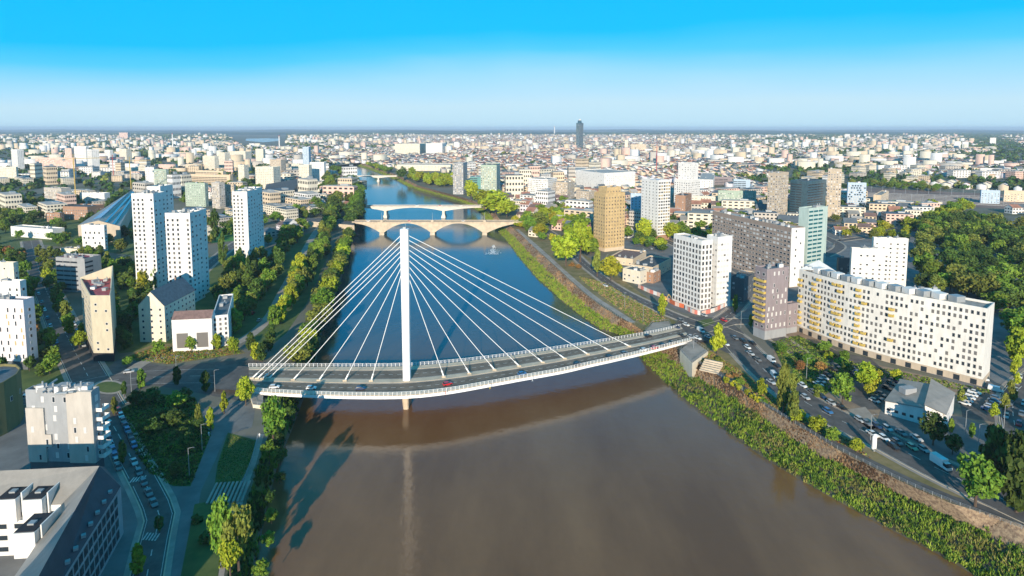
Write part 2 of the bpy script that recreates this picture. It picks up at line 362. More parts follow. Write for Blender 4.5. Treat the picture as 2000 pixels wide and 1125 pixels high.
road('bank_avenue', [(360,560),(470,470),(560,440),(640,425),(700,434)], 9, 3)
psheet('park_lawn', [(450,560),(560,470),(640,445),(640,500),(600,590),(560,650),(500,700),(470,640)], 0.6, GRASS)
psheet('sports_pitch', [(412,442),(462,440),(462,470),(412,475)], 2, mat('pitch_green', (0.06, 0.20, 0.03), 0.9, 0.1, 0.05)); psheet('running_track', [(408,436),(464,433),(464,440),(408,442)], 2.4, mat('track_red', (0.35, 0.13, 0.09), 0.9, 0.1))
psheet('left_verge', [(232,700),(300,672),(455,668),(480,690),(330,712)], 0.8, DRY)
psheet('left_courtyard', [(-60,470),(60,470),(180,735),(60,760),(-200,800)], 0.5, GRASS)
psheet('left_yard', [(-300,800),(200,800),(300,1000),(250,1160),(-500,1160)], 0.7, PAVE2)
psheet('tower_park', [(190,520),(420,500),(520,520),(540,600),(470,670),(232,690),(190,600)], 0.4, GRASS)
psheet('zebra_crossing_base', [(250,935),(286,938),(290,950),(256,950)], 3, ASPH)
zb = MB()
for (ax, ay, bx, by) in ((258,938,284,934),(284,1048,310,1050)):
    for i in range(5):
        a = P(ax+(bx-ax)*i/4.5, ay+(by-ay)*i/4.5); 
        zb.box((a.x, a.y, GZ+0.12), (0.38, 2.8, 0.02), RMARK, 0.15)
tag(zb.build('zebra_crossing'), kind='structure')
st = MB()
for i in range(9):
    a = P(404+i*8.5, 985-i*0.5); b = P(424+i*8, 945-i*0.5); st.bar((a.x, a.y, GZ+0.15), (b.x, b.y, GZ+0.15), 0.45, PAVE)
tag(st.build('paved_step'), kind='structure')
psheet('traffic_island', [(213+26*math.cos(R(t)), 757+11*math.sin(R(t))) for t in range(0, 360, 20)], 7, GRASS)
psheet('traffic_island', [(213+33*math.cos(R(t)), 757+14*math.sin(R(t))) for t in range(0, 360, 20)], 6, PAVE)
# right
psheet('right_verge', [(1040,440),(1180,520),(1290,600),(1330,640),(1262,650),(1170,590),(1050,480),(1000,445)], 0.6, DRY)
psheet('right_verge', [(1355,698),(1380,650),(1440,690),(1500,760),(1600,830),(1720,880),(1840,945),(1960,1008),(1840,976),(1700,905),(1560,825),(1460,762)], 1.1, DRY)
psheet('quarter_ground', [(1180,520),(1320,490),(1480,500),(1560,560),(1560,660),(1480,640),(1330,610)], 0.5, PAVE2)
psheet('garden_ground', [(1500,650),(1560,640),(1660,700),(1940,765),(2060,830),(2060,900),(1880,900),(1640,790),(1520,720)], 0.8, EARTH)
psheet('garden_lawn', [(1505,665),(1560,655),(1660,705),(1640,760),(1590,775),(1530,720)], 0.9, GRASS)
psheet('right_quarter', [(1180,470),(1400,440),(1800,430),(1990,430),(2100,640),(2100,860),(1900,760),(1560,640),(1400,600)], 0.3, PAVE2)
road('riverside_road', [(1040,430),(1095,470),(1140,515),(1200,560),(1262,592),(1320,618),(1385,640)], 8, 3)
road('quay_road', [(1385,640),(1425,655),(1460,690),(1510,738),(1580,790),(1660,830),(1740,868),(1850,925),(2100,1040)], 15, 3)
road('cross_avenue', [(1330,655),(1385,640),(1430,628),(1470,628),(1560,690)], 9, 2.6, mark=False)
psheet('junction_surface', [(1300,640),(1350,618),(1420,622),(1452,650),(1455,690),(1420,690),(1380,670),(1330,668)], 4, ASPH)
psheet('traffic_island', [(1362,628),(1388,622),(1398,630),(1375,640)], 6, GRASS)
road('promenade', [(1355,700),(1400,727),(1458,763),(1560,826),(1640,872),(1700,903),(1780,941),(1860,975),(1980,1012),(2080,1050)], 3.6, 4, ASPH, False, 0)
road('promenade', [(1010,448),(1060,492),(1110,538),(1160,580),(1200,606),(1236,630)], 3.6, 4, PAVE, False, 0)
psheet('car_park', [(1585,740),(1620,700),(1650,690),(1700,700),(1740,735),(1760,745),(1730,800),(1690,800)], 2, ASPH)
psheet('car_park', [(1870,760),(1925,755),(1985,770),(1975,830),(1880,815)], 2, ASPH)
psheet('square', [(1725,790),(1880,815),(1960,845),(1990,880),(1880,905),(1760,860),(1710,830)], 2.2, PAVE2)
road('east_street', [(2040,720),(1990,760),(1978,800),(1990,870)], 8, 4)
psheet('forecourt', [(1655,800),(1690,795),(1720,830),(1700,842)], 3, PAVE)
psheet('rail_yard', [(1650,374),(1700,368),(2060,384),(2060,412),(1900,405),(1700,392)], 2, mat('rail_ballast', (0.22, 0.14, 0.11), 0.95, 0.25, 0.02, coords='World'))
rl = MB()
for i in range(7):
    rl.bar(P(1660+i*4, 376+i*2.2, GZ+0.25), P(2060, 387+i*3.2, GZ+0.25), 0.25, W['metal'])
tag(rl.build('railway_track'), kind='structure')
for a_, b_2 in (((1200,470),(1310,560)),):
    pass
road('north_avenue', [(1385,640),(1440,600),(1455,560),(1400,520),(1300,470),(1230,450)], 8, 2.3)
road('ring_road', [(1610,500),(1640,480),(1600,455),(1640,440),(1700,440),(1760,452),(1700,462),(1640,470)], 8, 2.4, mark=False)

# ---------------------------------------------------------------- buildings
WCACHE = {}
def win_mesh(w, h, g, fr, deep=0.06):
    key = (round(w, 2), round(h, 2), g, fr)
    if key not in WCACHE:
        m = MB(); m.box((0, -deep/2, h/2), (w, deep, h), GL[fr]); e = min(0.14, w*0.14)
        m.face([(-w/2+e, -deep-0.02, e), (w/2-e, -deep-0.02, e), (w/2-e, -deep-0.02, h-e), (-w/2+e, -deep-0.02, h-e)], GL[g])
        WCACHE[key] = m.mesh('window')
    return WCACHE[key]
def merge(name, items, parent):
    vs, fs, ms, mats = [], [], [], []; off = 0
    cache = {}
    for me, loc, rz in items:
        if me.name not in cache:
            co = np.zeros(len(me.vertices)*3, np.float32); me.vertices.foreach_get('co', co)
            cache[me.name] = (co.reshape(-1, 3), [tuple(p.vertices) for p in me.polygons], [me.materials[p.material_index] for p in me.polygons])
        co, ff, mm = cache[me.name]; c, s = math.cos(rz), math.sin(rz)
        q = co.copy(); q[:, 0] = co[:, 0]*c-co[:, 1]*s+loc[0]; q[:, 1] = co[:, 0]*s+co[:, 1]*c+loc[1]; q[:, 2] += loc[2]
        vs.append(q); fs += [tuple(i+off for i in f) for f in ff]
        for m in mm:
            if m not in mats: mats.append(m)
            ms.append(mats.index(m))
        off += len(co)
    me = bpy.data.meshes.new(name); me.from_pydata([tuple(v) for v in np.concatenate(vs)], [], fs)
    for m in mats: me.materials.append(m)
    me.polygons.foreach_set('material_index', ms); me.update()
    o = link(name, me, parent); o['kind'] = 'stuff'; return o
def inset(poly, d):
    n = len(poly); out = []
    for i in range(n):
        a = Vector(poly[i-1][:2]); b = Vector(poly[i][:2]); c = Vector(poly[(i+1) % n][:2])
        e1 = (b-a).normalized(); e2 = (c-b).normalized(); n1 = Vector((-e1.y, e1.x)); n2 = Vector((-e2.y, e2.x))
        k = n1+n2; k = k/max(0.3, k.dot(n1)); out.append((b.x+k.x*d, b.y+k.y*d))
    return out
def facade_windows(items, a, b, z0, z1, s):
    """window grid on the wall from a to b"""
    d = (b-a); ln = d.length
    if ln < 2.5: return
    d = d/ln; rz = math.atan2(d.y, d.x)
    st = s.get('st', 3.0); spc = s.get('sp', 3.2); nf = max(1, int((z1-z0-0.8)/st)); nc = max(1, int(round((ln-1.2)/spc)))
    ww, wh = s.get('w', 1.5), s.get('h', 1.5); gp = s.get('g', ['dark', 'dark', 'mid', 'shut']); fr = s.get('fr', 'frame'); pr = s.get('p', 1.0)
    skip = s.get('skip', ())
    if s.get('band'): ww = ln/nc*0.94
    for r in range(nf-1, -1, -1):
        for c in range(nc):
            if c in skip or rnd.random() > pr: continue
            x = (c+0.5)*(ln/nc)
            if s.get('stag') and r % 2: x += s['stag']
            if x+ww/2 > ln-0.3: continue
            items.append((win_mesh(ww, wh, rnd.choice(gp), fr), (a.x+d.x*x, a.y+d.y*x, z0+r*st+s.get('sill', 1.0)), rz))
def building(name, label, cat, foot, z1, wall='white', roof='gravel', wins=(), group=None, z0=GZ, base=None, clutter=4, parapet=0.9, wallname='wall', root=None, roofname='roof', cap=100, bandcol=None, units=True):
    """flat-roofed block: foot = CCW world corners; wins = one window style per facade (None: blank)"""
    cx = sum(p[0] for p in foot)/len(foot); cy = sum(p[1] for p in foot)/len(foot)
    if root is None: root = empty(name, (cx, cy, GZ), 0, label, cat, group); root['cx'] = cx
    ox, oy = root.location.x, root.location.y
    ft = [Vector((p[0]-ox, p[1]-oy)) for p in foot]; a0 = z0-GZ; a1 = z1-GZ
    m = MB(); wm_ = W[wall]
    m.prism(ft, a0-(0.3 if z0 == GZ else 0), a1, wm_, top=False)
    ins = inset(ft, 0.35); n = len(ft)
    for i in range(n):
        j = (i+1) % n
        m.face([(*ft[i], a1), (*ft[j], a1), (*ins[j], a1), (*ins[i], a1)], wm_)
        m.face([(*ins[i], a1), (*ins[j], a1), (*ins[j], a1-parapet), (*ins[i], a1-parapet)], wm_)
    m.build(wallname, root)
    r = MB(); r.face([(*p, a1-parapet+0.02) for p in ins], Rf[roof]); r.build(roofname, root)
    if base:
        bb = MB(); bb.prism(inset(ft, -0.06), 0, base[1], W[base[0]], top=True); bb.build('ground_floor', root)
    items = []
    zs = a0+(base[1] if base else 0)+0.2
    for i, s in enumerate(wins):
        if s: facade_windows(items, ft[i], ft[(i+1) % n], zs, a1-parapet*0.5, s)
    for me, loc, rz in items[:cap]: link('window', me, root, loc, rz)
    if len(items) > cap: merge('window', items[cap:], root)
    mnx = min(p.x for p in ft); mxx = max(p.x for p in ft); mny = min(p.y for p in ft); mxy = max(p.y for p in ft)
    k = 0; ip = inset(ft, 2.2); t = 0
    while k < clutter and t < clutter*12:
        t += 1; x = rnd.uniform(mnx, mxx); y = rnd.uniform(mny, mxy)
        if not inpoly(x, y, ip): continue
        k += 1; sx, sy, sz = rnd.uniform(1, 3.2), rnd.uniform(1, 3), rnd.uniform(0.8, 2.2)
        u = MB(); u.box((0, 0, sz/2), (sx, sy, sz), rnd.choice([W['white'], W['metal'], W['grey'], W['metal']])); u.box((0, 0, sz+0.08), (sx+0.2, sy+0.2, 0.16), W['grey'])
        if rnd.random() < 0.5: u.bar((sx*0.3, 0, sz), (sx*0.3, 0, sz+1.2), 0.25, W['metal'], 6)
        o = u.build('roof_unit', root); o.location = (x, y, a1-parapet+0.03); o.rotation_euler.z = rnd.choice([0, 0.3, 1.2])
    return root
def col_t(M, d, xp):
    u = (xp-1000)/F; dep = M.y*cp+(H-M.z)*sp_
    return (u*dep-M.x)/(d[0]-u*d[1]*cp)
def foot_of(Mx, My, Ty, Lx, Rx, a):
    M = P(Mx, My); z1 = z_at(M.y, Ty)
    if isinstance(a, tuple):
        if a[0] == 'L': q = P(Lx, a[1], z1); d = Vector((q.x-M.x, q.y-M.y)); ang = math.atan2(d.y, d.x)-math.pi/2
        else: q = P(Rx, a[1], z1); d = Vector((q.x-M.x, q.y-M.y)); ang = math.atan2(d.y, d.x)
    else: ang = R(a)
    dR = (math.cos(ang), math.sin(ang)); dL = (-math.sin(ang), math.cos(ang))
    tL = col_t(M, dL, Lx); tR = col_t(M, dR, Rx)
    tL = min(max(tL, 3), 160); tR = min(max(tR, 3), 160)
    Lp = Vector((M.x+dL[0]*tL, M.y+dL[1]*tL)); Rp = Vector((M.x+dR[0]*tR, M.y+dR[1]*tR)); M2 = Vector((M.x, M.y))
    return [Lp, M2, Rp, Lp+Rp-M2], z1
OCC = []          # occupied footprints (world), so that nothing else is put there
def blk(name, label, cat, Mx, My, Ty, Lx, Rx, a, wall='white', roof='gravel', wL=None, wR=None, back=None, **k):
    ft, z1 = foot_of(Mx, My, Ty, Lx, Rx, a)
    if back:
        M = ft[1]; dL = (ft[0]-M); dR = (ft[2]-M)
        if back[0] == 'R': dR = dR.normalized()*back[1]
        else: dL = dL.normalized()*back[1]
        ft = [M+dL, M, M+dR, M+dL+dR]
    OCC.append(ft)
    df = dict(sp=3.3, w=1.5, h=1.5)
    return building(name, label, cat, ft, z1, wall, roof, (wL or df, wR or df, df, df) if k.pop('allw', False) else (wL or df, wR or df), **k)
# ================================================================ the cable-stayed bridge
DZ = 10.2
NE = [(486,762),(512,766),(600,771),(700,774),(795,773),(874,765),(949,752),(1020,739),(1098,725),(1150,713),(1200,702),(1260,688),(1330,670),(1352,664)]
FE = [(486,716),(565,716),(650,716),(720,716),(790,715),(874,709),(931,703),(1009,693),(1098,680),(1180,667),(1257,654),(1300,645),(1330,638)]
def dz(px): return DZ+1.0*(1-((px-900)/450.0)**2)*0.8
ne = resample(smooth([P(x, y, dz(x)) for x, y in NE], 4), 81); fe = resample(smooth([P(x, y, dz(x)) for x, y in FE], 4), 81)
def lane(f): return [a.lerp(b, f) for a, b in zip(ne, fe)]
def up(l, h): return [Vector((p.x, p.y, p.z+h)) for p in l]
bx, by = P(795, 745, DZ).xy
br = empty('cable_stayed_bridge', (bx, by, 0), 0, 'long white cable-stayed bridge with one tall white pylon across the brown river', 'bridge')
def rel(p): return (p[0]-bx, p[1]-by, p[2])
def band(name, f0, f1, h, m, skirt=0.0):
    A = up(lane(f0), h); B = up(lane(f1), h); mb = MB()
    A = [Vector(rel(p)) for p in A]; B = [Vector(rel(p)) for p in B]
    strip2(mb, A, B, m)
    if skirt:
        A2 = up(A, -skirt); B2 = up(B, -skirt); strip2(mb, A2, A, m); strip2(mb, B, B2, m)
    return mb.build(name, br)
# deck box
mb = MB(); sec = [(0, 0), (0.0, -1.15), (0.22, -2.6), (0.78, -2.6), (1.0, -1.15), (1.0, 0)]
rows = []
for i in range(81):
    rows.append([Vector(rel(ne[i].lerp(fe[i], f)))+Vector((0, 0, h)) for f, h in sec])
for i in range(80):
    for j in range(5): mb.face([rows[i][j], rows[i][j+1], rows[i+1][j+1], rows[i+1][j]], WPAINT if j in (0, 4) else CONC)
    mb.face([rows[i][5], rows[i][0], rows[i+1][0], rows[i+1][5]], CONC)
mb.build('deck', br)
BASPH = mat('bridge_asphalt', (0.16, 0.13, 0.10), 0.9, 0.25, 0.2, coords='World')
band('footway', 0.015, 0.11, 0.16, CONC, 0.15); band('roadway', 0.11, 0.41, 0.03, BASPH)
band('median', 0.41, 0.53, 0.18, CONC, 0.17); band('roadway', 0.53, 0.86, 0.03, BASPH); band('footway', 0.86, 0.985, 0.16, CONC, 0.15)
mk = MB()
for f, dsh in ((0.13, False), (0.26, True), (0.39, False), (0.55, False), (0.70, True), (0.84, False)):
    l = [Vector(rel(p)) for p in up(lane(f), 0.05)]; l = resample(l, 241)
    for i in range(240):
        if dsh and i % 4 > 1: continue
        a, b2 = l[i], l[i+1]; d = (b2-a).normalized(); nn = Vector((-d.y, d.x, 0))*0.11
        mk.face([a-nn, b2-nn, b2+nn, a+nn], RMARK)
mk.build('lane_marking', br)
for f, tall, step in ((0.008, 1.5, 1), (0.992, 1.5, 1)):
    mb = MB(); l = resample([Vector(rel(p)) for p in lane(f)], 121)
    for i in range(120):
        for h in (0.55, 1.0, tall): mb.bar(l[i]+Vector((0, 0, h)), l[i+1]+Vector((0, 0, h)), 0.045 if h < tall else 0.06, WPAINT)
        mb.bar(l[i], l[i]+Vector((0, 0, tall)), 0.10, WPAINT)
    mb.build('railing', br)
# pylon
ztop = z_at(by, 447)
mb = MB()
def ring(z, wx, wy, ch=0.5): return [(wx/2-ch, -wy/2, z), (wx/2, -wy/2+ch, z), (wx/2, wy/2-ch, z), (wx/2-ch, wy/2, z), (-wx/2+ch, wy/2, z), (-wx/2, wy/2-ch, z), (-wx/2, -wy/2+ch, z), (-wx/2+ch, -wy/2, z)]
def loft(mb, rings, m):
    for a, b2 in zip(rings, rings[1:]):
        n = len(a)
        for i in range(n): mb.face([a[i], a[(i+1) % n], b2[(i+1) % n], b2[i]], m)
    mb.face(rings[-1], m)
loft(mb, [ring(DZ, 2.9, 3.6), ring(DZ+25, 3.05, 3.6), ring(ztop-14, 3.3, 3.6), ring(ztop, 3.3, 3.4)], WPAINT); mb.build('pylon', br)
mb = MB(); loft(mb, [ring(-3, 1.9, 7, .3), ring(0.5, 2.2, 8, .4), ring(DZ-1.5, 3.0, 12, .5)], CONC); mb.build('pier', br)
mb = MB(); mb.box((0, 0, ztop+0.4), (1.2, 1.2, 0.8), W['metal']); mb.bar((0.4, 0, ztop+.8), (0.4, 0, ztop+2.6), 0.05, W['metal']); mb.build('pylon_cap', br)
med = lane(0.475); medpx = [proj(*p)[0] for p in med]
def med_at(px):
    for i in range(80):
        if medpx[i] <= px <= medpx[i+1]:
            return Vector(rel(med[i].lerp(med[i+1], (px-medpx[i])/(medpx[i+1]-medpx[i]))))
    return Vector(rel(med[0]))
CAB = [(867,545),(917,533),(966,521),(1014,509),(1060,498),(1103,488),(1148,478),(1189,469),(1229,460)]
CABL = [(725,534),(674,522),(623,510),(573,499),(524,490),(513,480),(503,470),(493,460)]
for side, lst in ((1, CAB), (-1, CABL)):
    for px, ty in lst:
        a = med_at(px)+Vector((0, 0, 0.3)); t = Vector((side*1.55, 0, z_at(by, ty)))
        d = (t-a).normalized()
        c_ = MB(); offs = 0.0
        c_.bar(a+d*2.2, t, 0.13, WPAINT, 6)
        cb = c_.build('cable', br)
        an = MB(); an.box((a.x, a.y, a.z+0.1), (1.6, 1.2, 0.7), CONC); an.bar(a, a+d*3.0, 0.32, WPAINT, 8); an.build('anchor', cb)
# abutments
def abut(px, zt, label):
    pts = [P(x, y, zt) for x, y in px]; c = sum(pts, Vector())/len(pts); r = empty('bridge_abutment', (c.x, c.y, 0), 0, label, 'abutment')
    m = MB(); m.prism([(p.x-c.x, p.y-c.y) for p in pts], 0, zt, W['cream'], mtop=PAVE); m.build('wall', r)
    ra = MB(); q = [Vector((p.x-c.x, p.y-c.y, zt)) for p in pts]; q.append(q[0])
    for a, b2 in zip(q, q[1:]):
        ra.bar(a+Vector((0, 0, 1.1)), b2+Vector((0, 0, 1.1)), 0.05, W['metal']); k = max(2, int((b2-a).length/2))
        for i in range(k): p = a.lerp(b2, i/k); ra.bar(p, p+Vector((0, 0, 1.1)), 0.05, W['metal'])
    ra.build('railing', r)
abut([(1328,684),(1352,709),(1383,686),(1352,664)], GZ+2.0, 'pale concrete abutment block beneath the near corner of the bridge at its right end')
abut([(1260,647),(1266,655),(1314,643),(1306,627),(1275,630)], GZ+1.9, 'flat tan concrete abutment block at the far corner of the right end of the bridge')
abut([(486,764),(514,768),(512,792),(494,790)], GZ+1.4, 'concrete abutment below the near left end of the bridge deck')
sheet('bridge_approach', [P(x, y, GZ+1.7) for x, y in [(1296,646),(1330,636),(1352,642),(1388,664),(1352,668),(1326,672)]], GZ+1.7, ASPH)
sheet('bridge_approach', [P(x, y, GZ+1.7) for x, y in [(420,712),(488,716),(488,763),(420,760)]], GZ+1.7, ASPH)

# ================================================================ bridges up the river
def arch_bridge(name, label, x0, x1, piers, ybase, ydeck, depth, wall, rise, girder=False):
    Y = P(800, ybase, 0).y; z1 = z_at(Y, ydeck); X = lambda px: (px-1000)/F*(Y*cp+(H-z1)*sp_)
    c = X(846); r = empty(name, (c, Y, 0), 0, label, 'bridge')
    xs = [x0]+piers+[x1]; g = MB(); thick = 0.9
    for s in range(len(xs)-1):
        a, b2 = X(xs[s])-c, X(xs[s+1])-c; N = 18; fullspan = b2-a
        left_abut = s == 0; right_abut = s == len(xs)-2
        for i in range(N):
            t0, t1 = i/N, (i+1)/N
            def low(t):
                u = 2*t-1
                if left_abut: u = t
                if right_abut: u = 1-t
                if left_abut or right_abut: u = max(0, u)
                return z1-thick-rise*(u*u if left_abut or right_abut else u*u)
            xa, xb = a+fullspan*t0, a+fullspan*t1; la, lb = low(t0), low(t1)
            for yy, fl in ((-depth/2, False), (depth/2, True)):
                q = [(xa, yy, la), (xb, yy, lb), (xb, yy, z1), (xa, yy, z1)]; g.face(q if not fl else q[::-1], wall)
            g.face([(xa, depth/2, la), (xb, depth/2, lb), (xb, -depth/2, lb), (xa, -depth/2, la)], wall)
    a, b2 = X(x0)-c, X(x1)-c
    g.build('arch', r); d = MB(); d.box(((a+b2)/2, 0, z1+0.15), (b2-a, depth+1.0, 0.36), wall); d.build('deck', r)
    rd = MB(); rd.face([(a, -depth/2+1.4, z1+.43), (b2, -depth/2+1.4, z1+.43), (b2, depth/2-1.4, z1+.43), (a, depth/2-1.4, z1+.43)], ASPH); rd.build('roadway', r)
    for yy in (-depth/2-.2, depth/2+.2):
        p = MB(); p.box(((a+b2)/2, yy, z1+.75), (b2-a, 0.3, .7), wall); p.build('parapet', r)
    for px in piers:
        x = X(px)-c; p = MB(); p.box((x, 0, (z1-1)/2), (3.4, depth+.8, z1-0.5), wall, 0, 0.85); p.box((x, 0, 1.0), (5.6, depth+5, 4.0), wall, 0, 0.85); p.build('pier', r)
        if not girder:
            o = MB(); o.box((x, -depth/2-0.6, z1+1.4), (2.6, 1.2, 3.0), wall); o.bar((x, -depth/2-.6, z1+2.8), (x, -depth/2-.6, z1+11), 0.3, W['metal'], 6, 0.12); o.build('lamp_column', r)
    return r, X, Y, z1
STONE = mat('bridge_stone', (0.52, 0.43, 0.32), 0.9, 0.15, 0.2); PCON = mat('pale_concrete', (0.62, 0.57, 0.50), 0.85, 0.1, 0.2)
_, X1, Y1, ZB1 = arch_bridge('stone_arch_bridge', 'beige stone bridge with low arches on three tall piers directly behind the pylon', 690, 1024, [748, 846, 947], 457, 433, 11, STONE, 11.8)
_, X2, Y2, ZB2 = arch_bridge('girder_bridge', 'pale concrete bridge with shallow haunches on two piers behind the stone arches', 696, 944, [754, 867], 424, 403, 12, PCON, 4.6, True)
_, X3, Y3, ZB3 = arch_bridge('girder_bridge', 'small far bridge on two piers at the bend of the river', 672, 776, [686, 740], 354, 344, 12, PCON, 3.0, True)
arch_bridge('girder_bridge', 'tiny white bridge farthest up the river', 684, 762, [705, 735], 305, 301, 16, PCON, 2.0, True)
for px, k in ((640, 0),(588, 1)):
    pass
# ramps joining the stone bridge to the banks
for lab, pts, zz in (('pale ramp wall carrying the road to the left end of the stone bridge', [(600,425),(692,432),(692,440),(600,432)], ZB1),):
    q = [P(x, y, zz) for x, y in pts]; c = sum(q, Vector())/4; r = empty('road_ramp', (c.x, c.y, 0), 0, lab, 'ramp'); m = MB()
    m.prism([(p.x-c.x, p.y-c.y) for p in reversed(q)], GZ, zz, STONE, mtop=ASPH); m.build('wall', r)

# ================================================================ the named buildings
D = ['dark']; DM = ['dark', 'dark', 'mid', 'shut']
wt = dict(sp=2.7, w=1.3, h=1.6, st=2.9, g=['dark', 'dark', 'mid', 'dark'], fr='sframe', skip=(3,), p=.95)
cold = dict(sp=2.6, w=1.5, h=1.6, g=['dark', 'mid'], fr='dframe')
def tower(lab, M1, M2):
    r = blk('apartment_tower', lab, 'tower block', *M1, wL=wt, wR=dict(sp=4, w=1.6, h=1.4), roof='light', group='white tower blocks left of the river', clutter=5)
    ft, z1 = foot_of(*M2); OCC.append(ft)
    building('', '', '', ft, z1, 'white', 'light', (wt, dict(sp=4, w=1.6, h=1.4)), root=r, clutter=2)
    return r
tower('tallest white tower block, left of its close neighbour, with its foot in shade', (309,566,378,267,332,88), (322,545,364,296,346,88))
tower('white tower block with a dark lift housing, nearest the river road of the close pair', (379,592,416,331,401,88), (394,578,411,370,410,88))
tower('white tower block standing alone right of the sports pitch', (488,517,374,459,509,88), (498,508,369,470,517,88))
# left foreground
blk('apartment_building', 'pale lilac block with ochre and dark slit windows at the left edge of the photo', 'apartment building', 55, 722, 586, -40, 76, 84, 'lilac', 'slate', dict(sp=3.4, w=0.9, h=2.2, g=['dark', 'dark', 'tan'], stag=0.8, p=.75), dict(sp=4, w=1.2, h=1.6), base=('dgrey', 3.6), clutter=5)
blk('apartment_building', 'white stepped block behind the lilac one at the left edge', 'apartment building', 46, 650, 549, -60, 58, 84, 'white', 'slate', dict(sp=4, w=1.2, h=1.6, p=.6), None, clutter=4)
blk('apartment_building', 'small white block topmost of the stepped group at the left edge', 'apartment building', 33, 610, 513, -50, 42, 84, 'cream', 'slate', dict(sp=4, w=1.2, h=1.2, p=.5), None, clutter=3)
# beige wedge tower
fr = [P(165, 660), P(184, 706), P(223, 706), P(229, 655)]; z1 = z_at(P(184, 706).y, 577)
OCC.append([p.xy for p in fr])
r = building('apartment_tower', 'narrow beige wedge-shaped tower with a raised corner parapet beside the boulevard', 'tower block', [p.xy for p in fr], z1, 'beige', 'red', (dict(sp=3.2, w=1.8, h=1.5, g=['tan', 'dark', 'mid']), dict(sp=3.4, w=1.2, h=1.2, g=D, p=.55)), base=('black', 4), clutter=6)
o = r.location; m = MB()
a_, b_3, c_3 = fr[3]-o, fr[2]-o, fr[0]-o
q0 = z1-GZ-.2
def screen(p, q, hp_, hq):
    d = (q.xy-p.xy).normalized(); nn = Vector((-d.y, d.x))*.45
    for sg, fl in ((0, 0), (1, 1)):
        f = [(*(p.xy+nn*sg), q0), (*(q.xy+nn*sg), q0), (*(q.xy+nn*sg), q0+hq), (*(p.xy+nn*sg), q0+hp_)]; m.face(f if not fl else f[::-1], W['beige'])
    m.face([(*p.xy, q0+hp_), (*q.xy, q0+hq), (*(q.xy+nn), q0+hq), (*(p.xy+nn), q0+hp_)], W['beige']); m.face([(*q.xy, q0), (*(q.xy+nn), q0), (*(q.xy+nn), q0+hq), (*q.xy, q0+hq)], W['beige'])
screen(a_, c_3, 6.0, .8); screen(b_3.lerp(a_, .3), a_, .6, 6.0)
m.build('parapet_screen', r)
blk('office_building', 'dark grey banded block with a red roof deck', 'office building', 169, 572, 505, 113, 201, 78, 'grey', 'red', dict(band=1, sp=5, w=2, h=1.1, g=['dark', 'dark', 'mid'], fr='dframe'), dict(band=1, sp=5, h=1.2, w=2, g=D, fr='dframe'), clutter=7)
blk('office_building', 'low cream building with a cluttered dark roof behind the red-roofed block', 'office building', 190, 500, 487, 118, 203, 82, 'cream', 'dark', dict(sp=5, w=1, h=1), None, clutter=7)
# white hall building with brown roof
r = blk('community_hall', 'white hall with tall gridded windows and a brown roof in front of the tower block', 'hall', 416, 684, 622, 338, 424, 98, 'white', 'browntile', dict(sp=7, w=5.4, h=7.5, st=9.5, sill=1.5, g=['mid'], fr='frame'), dict(sp=4, w=1.5, h=2), clutter=0, parapet=0.3)
ft, z1 = foot_of(416, 684, 622, 338, 424, 98); o = r.location; m = MB(); q = [p-o.xy for p in ft]
h0 = z1-GZ; rr = 3.4
m.face([(*(q[0]), h0+.1), (*(q[1]), h0+.1), (*(q[2]*.6+q[1]*.4), h0+rr), (*(q[3]*.6+q[0]*.4), h0+rr)], Rf['browntile'])
m.face([(*(q[3]*.6+q[0]*.4), h0+rr), (*(q[2]*.6+q[1]*.4), h0+rr), (*q[2], h0+.1), (*q[3], h0+.1)], Rf['browntile'])
m.face([(*q[1], h0+.1), (*q[2], h0+.1), (*(q[2]*.6+q[1]*.4), h0+rr)], W['white']); m.face([(*q[3], h0+.1), (*q[0], h0+.1), (*(q[3]*.6+q[0]*.4), h0+rr)], W['white'])
m.build('pitched_roof', r)
blk('office_building', 'white curved-end wing with small gridded windows right of the brown-roofed hall', 'office building', 448, 676, 614, 417, 458, 112, 'white', 'slate', dict(sp=1.8, w=1.2, h=1.6, st=2.4, g=['mid', 'dark']), dict(sp=3), clutter=4)
